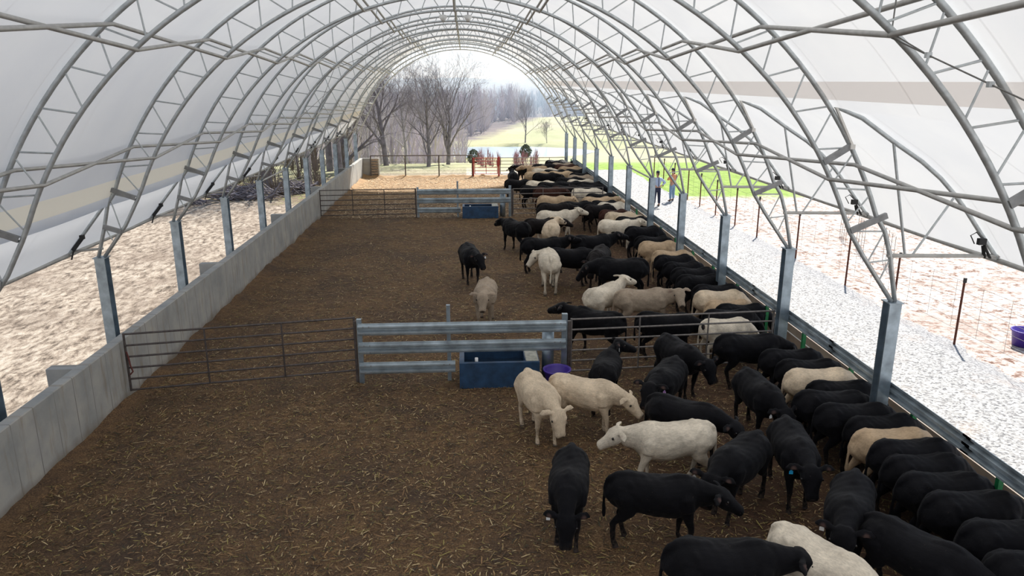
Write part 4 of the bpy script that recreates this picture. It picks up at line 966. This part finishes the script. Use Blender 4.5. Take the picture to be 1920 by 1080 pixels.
# --- far pen
farp = [((2.10,39.90),-10,BLACK,P_(0,0,-30,0,LG1),'black calf side-on just beyond the far gate, leftmost of the far pen'),
 ((2.72,42.55),92,BLACK,P_(30,0,-10,0,LG1),'black calf seen from behind, standing alone at the left of the far group'),
 ((3.20,39.20),-5,WHITE,P_(0,0,-30,0,LG2),'white calf showing between two black ones beyond the far gate'),
 ((3.75,38.60),4,BLACK,P_(0,0,-30,0,LG1),'black calf right of the white one beyond the far gate'),
 ((3.42,43.20),0,TAN,P_(0,0,-30,0,LG2),'tan rump left of a black calf in the far pen'),
 ((3.85,42.60),2,BLACK,P_(0,0,-30,0,LG1),'black calf overlapping the tan rump in the far pen'),
 ((4.35,46.30),150,BLACK,P_(14,0,-14,0,LG1),'black calf looking left over the far group'),
 ((4.25,47.30),10,CHAR,P_(0,0,-30,0,LG2),'dark calf behind the left-looking black one'),
 ((4.00,44.90),5,WHITE,P_(-4,0,-36,0,LG1),'white calf in the middle of the far group'),
 ((4.95,46.10),160,TAN,P_(18,20,-14,0,LG2),'tan calf with its face up in the far group'),
 ((4.60,44.20),-5,BLACK,P_(0,0,-30,0,LG1),'black calf below the tan face in the far group'),
 ((5.70,45.80),5,TAN,P_(-16,0,-50,0,LG1),'tan calf feeding by the tenth column'),
 ((5.30,49.70),0,BLACK,P_(-16,0,-50,0,LG1),'black calf farthest away at the left of the back row'),
 ((6.00,49.00),0,BLACK,P_(-24,3,-56,0,LG2),'black calf farthest away against the feed rail'),
 ((5.50,47.90),0,BUFF,P_(-16,0,-50,0,LG1),'greyish buff calf feeding in front of the farthest black ones'),
 ((5.60,47.00),0,RED,P_(-16,0,-50,0,LG1),'reddish dark calf feeding before the greyish buff one'),
 ((4.80,43.35),0,TAN,P_(-4,0,-36,0,LG1),'long tan calf stretching right in the far pen'),
 ((5.90,44.40),0,BLACK,P_(-24,3,-56,0,LG2),'black calf feeding above the long tan calf'),
 ((5.95,42.60),0,BLACK,P_(-16,0,-50,0,LG1),'black calf feeding below the long tan calf'),
 ((5.70,41.50),0,BUFF,P_(-24,3,-56,0,LG2),'grey-buff calf feeding by the ninth column'),
 ((4.90,40.60),0,BLACK,P_(0,0,-30,0,LG2),'black calf left of the grey-buff feeder'),
 ((5.40,39.55),0,WHITE,P_(-16,0,-50,0,LG1),'white back in the dark row of the far pen'),
 ((4.70,38.90),0,BLACK,P_(0,0,-30,0,LG1),'black calf in front of the white back in the far pen'),
 ((5.85,38.60),0,BLACK,P_(-24,3,-56,0,LG2),'black calf feeding in front of the white back'),
 ((5.60,37.70),0,BLACK,P_(-16,0,-50,0,LG1),'black calf feeding just beyond the far gate, second from its right end'),
 ((4.30,37.30),0,CHAR,P_(0,0,-30,0,LG2),'dark calf standing broadside just beyond the far gate'),
 ((5.20,36.20),0,WHITE,P_(-16,0,-50,0,LG1),'white back seen through the top bars of the far gate'),
 ((3.35,36.60),4,RED,P_(0,0,-30,0,LG1),'reddish calf directly behind the far gate bars'),
 ((5.60,34.40),0,BLACK,P_(-16,0,-50,0,LG1),'black calf feeding just before the far gate'),
 ((2.75,37.40),0,BLACK,P_(-4,0,-36,0,LG1),'black calf behind the left end of the far gate')]
for T, a, c, p, lb in farp: calf(T, a, 1.06, c, p, lb)

# ---------------------------------------------------------------- people on the lane
def skin_obj(name, chains, mat, parent, levels=2):
    """chains of (x,y,z,r); chains may start at an earlier vertex given as ('@', index)"""
    V = []; E = []; Rr = []
    for ch in chains:
        prev = None
        for p in ch:
            if p[0] == '@': prev = p[1]; continue
            V.append(p[:3]); Rr.append(p[3]); i = len(V)-1
            if prev is not None: E.append((prev, i))
            prev = i
    me = bpy.data.meshes.new(name); me.from_pydata(V, E, []); o = bpy.data.objects.new(name, me); COL.objects.link(o)
    m = o.modifiers.new('s', 'SKIN'); o.modifiers.new('u', 'SUBSURF').levels = levels
    for i, r in enumerate(Rr): me.skin_vertices[0].data[i].radius = (r, r)
    me.skin_vertices[0].data[0].use_root = True
    dg = bpy.context.evaluated_depsgraph_get(); m2 = bpy.data.meshes.new_from_object(o.evaluated_get(dg)); bpy.data.objects.remove(o)
    m2.materials.clear(); m2.materials.append(mat); m2.polygons.foreach_set('use_smooth', [True]*len(m2.polygons)); m2.name = name
    return link(bpy.data.objects.new(name, m2), parent)
def person(loc, rz, s, lab, shirt, trousers, arms, stance, cap, strap=False):
    """figure faces +x locally; arms = two lists of elbow and wrist points; stance = two foot offsets"""
    t = empty('person', loc, rz, lab, 'person'); t.scale = (s, s, s)
    legs = []
    for sy, (fx_, fy_) in zip((1, -1), stance):
        legs.append([(0,sy*.09,.93,.10),(fx_*.4+.01,sy*.11+fy_*.4,.52,.062),(fx_-.01,sy*.11+fy_,.12,.042),(fx_,sy*.11+fy_,.06,.04),(fx_+.12,sy*.12+fy_,.03,.035)])
    ch = [[(0,0,.96,.13),(0,0,1.12,.12),(.01,0,1.32,.135),(0,0,1.45,.07),(.01,0,1.53,.052),(.015,0,1.60,.075),(.02,0,1.68,.088),(.015,0,1.75,.06)]]
    for L in legs: ch.append([('@',0)]+L)
    for sy, (el, wr) in zip((1,-1), arms):
        k = ('@', 2); w = Vector(wr); e = Vector(el); d = (w-e).normalized(); c = [k, (0,sy*.17,1.40,.055), (*el,.042), (*wr,.028), (*(w+d*.05),.034)]
        base = sum(len([q for q in q_ if q[0] != '@']) for q_ in ch)+3; ch.append(c)
        up = d.cross(Vector((0,sy,0))).normalized() if abs(d.y) < .9 else Vector((1,0,0))
        for j, (off, ln) in enumerate(((-.028,.070),(-.010,.085),(.010,.080),(.027,.062))):
            p0 = w+d*.085+up*off; ch.append([('@', base), (*p0,.0095), (*(p0+d*ln*.5+Vector((0,-sy*.008,0))),.009), (*(p0+d*ln+Vector((0,-sy*.025,0))),.008)])
        p0 = w+d*.04+up*(-.04); ch.append([('@', base), (*p0,.011), (*(p0+d*.035-up*.018),.009), (*(p0+d*.06-up*.02),.008)])
    skin_obj('body', ch, M['skin'], t)
    bm = bmesh.new()   # face: nose, brows, ears
    tube(bm, [(.085,0,1.70),(.118,0,1.665),(.095,0,1.655)], .014, 8)
    for sy in (-1,1): tube(bm, [(.02,sy*.085,1.70),(.01,sy*.105,1.675),(.02,sy*.088,1.64)], .012, 6)
    bobj('face_features', bm, M['skin'], t, True)
    for sy in (-1,1):
        e = link(bpy.data.objects.new('eye', eye_me), t); e.location = (.083, sy*.034, 1.695); e.scale = (.6,.6,.6)
    bm = bmesh.new(); tube(bm, [(.088,-.022,1.622),(.098,0,1.619),(.088,.022,1.622)], .006, 6); o = bobj('mouth', bm, M['redgate'], t, True)
    ch = [[(0,0,.98,.152),(0,0,1.14,.142),(.01,0,1.32,.158),(0,0,1.46,.085)]]
    for sy, (el, wr) in zip((1,-1), arms):
        w = Vector(wr); e = Vector(el); ch.append([('@',2),(0,sy*.175,1.41,.078),(*el,.060),(*(e.lerp(w,.85)),.044)])
    skin_obj('shirt', ch, shirt, t)
    ch = [[(0,0,1.02,.150),(0,0,.93,.155)]]
    for L in legs: ch.append([('@',1)]+[(L[0][0],L[0][1],.86,.115),(L[1][0],L[1][1],.52,.082),(L[2][0],L[2][1],.13,.066)])
    skin_obj('trousers', ch, trousers, t)
    for L in legs:
        x, y_, _, _ = L[3]; skin_obj('boot', [[(x,y_,.16,.058),(x,y_,.055,.055),(x+.10,y_,.045,.050),(x+.17,y_,.038,.038)]], M['boot'], t)
    bm = bmesh.new(); bmesh.ops.create_uvsphere(bm, u_segments=18, v_segments=12, radius=1)
    for v in list(bm.verts):
        v.co = Vector((v.co.x*.112+.012, v.co.y*.100, max(v.co.z, -.05)*.10+1.735))
    hd = [bm.verts.new(p) for p in ((.09,-.07,1.735),(.205,-.045,1.715),(.215,0,1.712),(.205,.045,1.715),(.09,.07,1.735),(.09,-.07,1.747),(.205,-.045,1.725),(.215,0,1.722),(.205,.045,1.725),(.09,.07,1.747))]
    bm.faces.new(hd[:5]); bm.faces.new(hd[5:][::-1])
    for i in range(4): bm.faces.new((hd[i],hd[i+1],hd[i+6],hd[i+5]))
    bobj('cap', bm, cap, t, True)
    bm = bmesh.new(); tube(bm, [(-.07,0,1.70),(-.092,0,1.655),(-.07,0,1.60)], .045, 10, .03); bobj('hair', bm, M['boot'], t, True)
    if strap:
        bm = bmesh.new(); tube(bm, [(-.150,-.02,1.02),(-.160,-.01,1.2),(-.172,0,1.35),(-.10,-.03,1.50)], .018, 6); bobj('suspender', bm, M['navy'], t)
    return t
person((9.75,37.7,.0), rad(97), 1.0, 'person in a pale blue shirt with dark suspenders and dark trousers, hands at the hips', M['shirt_blue'], M['navy'],
       (((-.02,.42,1.22),(.06,.25,1.06)), ((-.02,-.42,1.22),(.06,-.25,1.06))), ((.02,.02),(-.05,.0)), M['navy'], True)
person((10.98,39.3,.0), rad(122), .97, 'person in an orange tan shirt, faded jeans and cap, standing on the lane', M['shirt_orange'], M['jeans'],
       (((.10,.28,1.20),(.27,.10,1.22)), ((.06,-.30,1.18),(.25,-.10,1.18))), ((-.05,.07),(.06,-.06)), M['navy'])

# ---------------------------------------------------------------- camera, sun, sky
cam = bpy.data.cameras.new('camera'); cam.sensor_width = 36; cam.lens = 1400/1920*36; cam.clip_end = 4000; cam.clip_start = .05
co = bpy.data.objects.new('camera', cam); COL.objects.link(co); co.location = (0,0,6.23); co.rotation_euler = (rad(90-15.50), 0, rad(-3.48)); sc.camera = co
s = bpy.data.lights.new('sun', 'SUN'); s.energy = SUN_E; s.angle = rad(.6); s.color = (1,.955,.89); so = bpy.data.objects.new('sun', s); COL.objects.link(so)
el, az = rad(46), math.atan2(.89, .45); d = Vector((math.cos(el)*math.cos(az), math.cos(el)*math.sin(az), math.sin(el)))
so.rotation_mode = 'QUATERNION'; so.rotation_quaternion = Vector((0,0,1)).rotation_difference(d); so.location = (20, 40, 30)
w = bpy.data.worlds.new('sky'); sc.world = w; w.use_nodes = True; nt = w.node_tree; bg = nt.nodes['Background']
tc = nt.nodes.new('ShaderNodeTexCoord'); sx = sepxyz(nt, tc.outputs['Generated'])
r = ramp(nt, sx[2], [(0., (.98,.99,1.0)), (.06, (.96,.98,1.0)), (.3, (.62,.72,.88)), (.8, (.30,.42,.64))])
nt.links.new(r.outputs[0], bg.inputs[0]); bg.inputs[1].default_value = SKY_S
if HAZE:
    m = bpy.data.materials.new('valley haze'); m.use_nodes = True; nt = m.node_tree; nt.nodes.remove(nt.nodes['Principled BSDF'])
    v = nt.nodes.new('ShaderNodeVolumeScatter'); v.inputs['Color'].default_value = (.50,.73,1.0,1); v.inputs['Density'].default_value = HAZE; v.inputs['Anisotropy'].default_value = .35
    nt.links.new(v.outputs[0], nt.nodes['Material Output'].inputs['Volume'])
    bm = bmesh.new(); box(bm, -850, 850, 130, 1490, -40, 42); o = bobj('valley_haze', bm, m); tag(o, 'pale blue haze hanging over the distant valley', 'haze', kind='stuff')
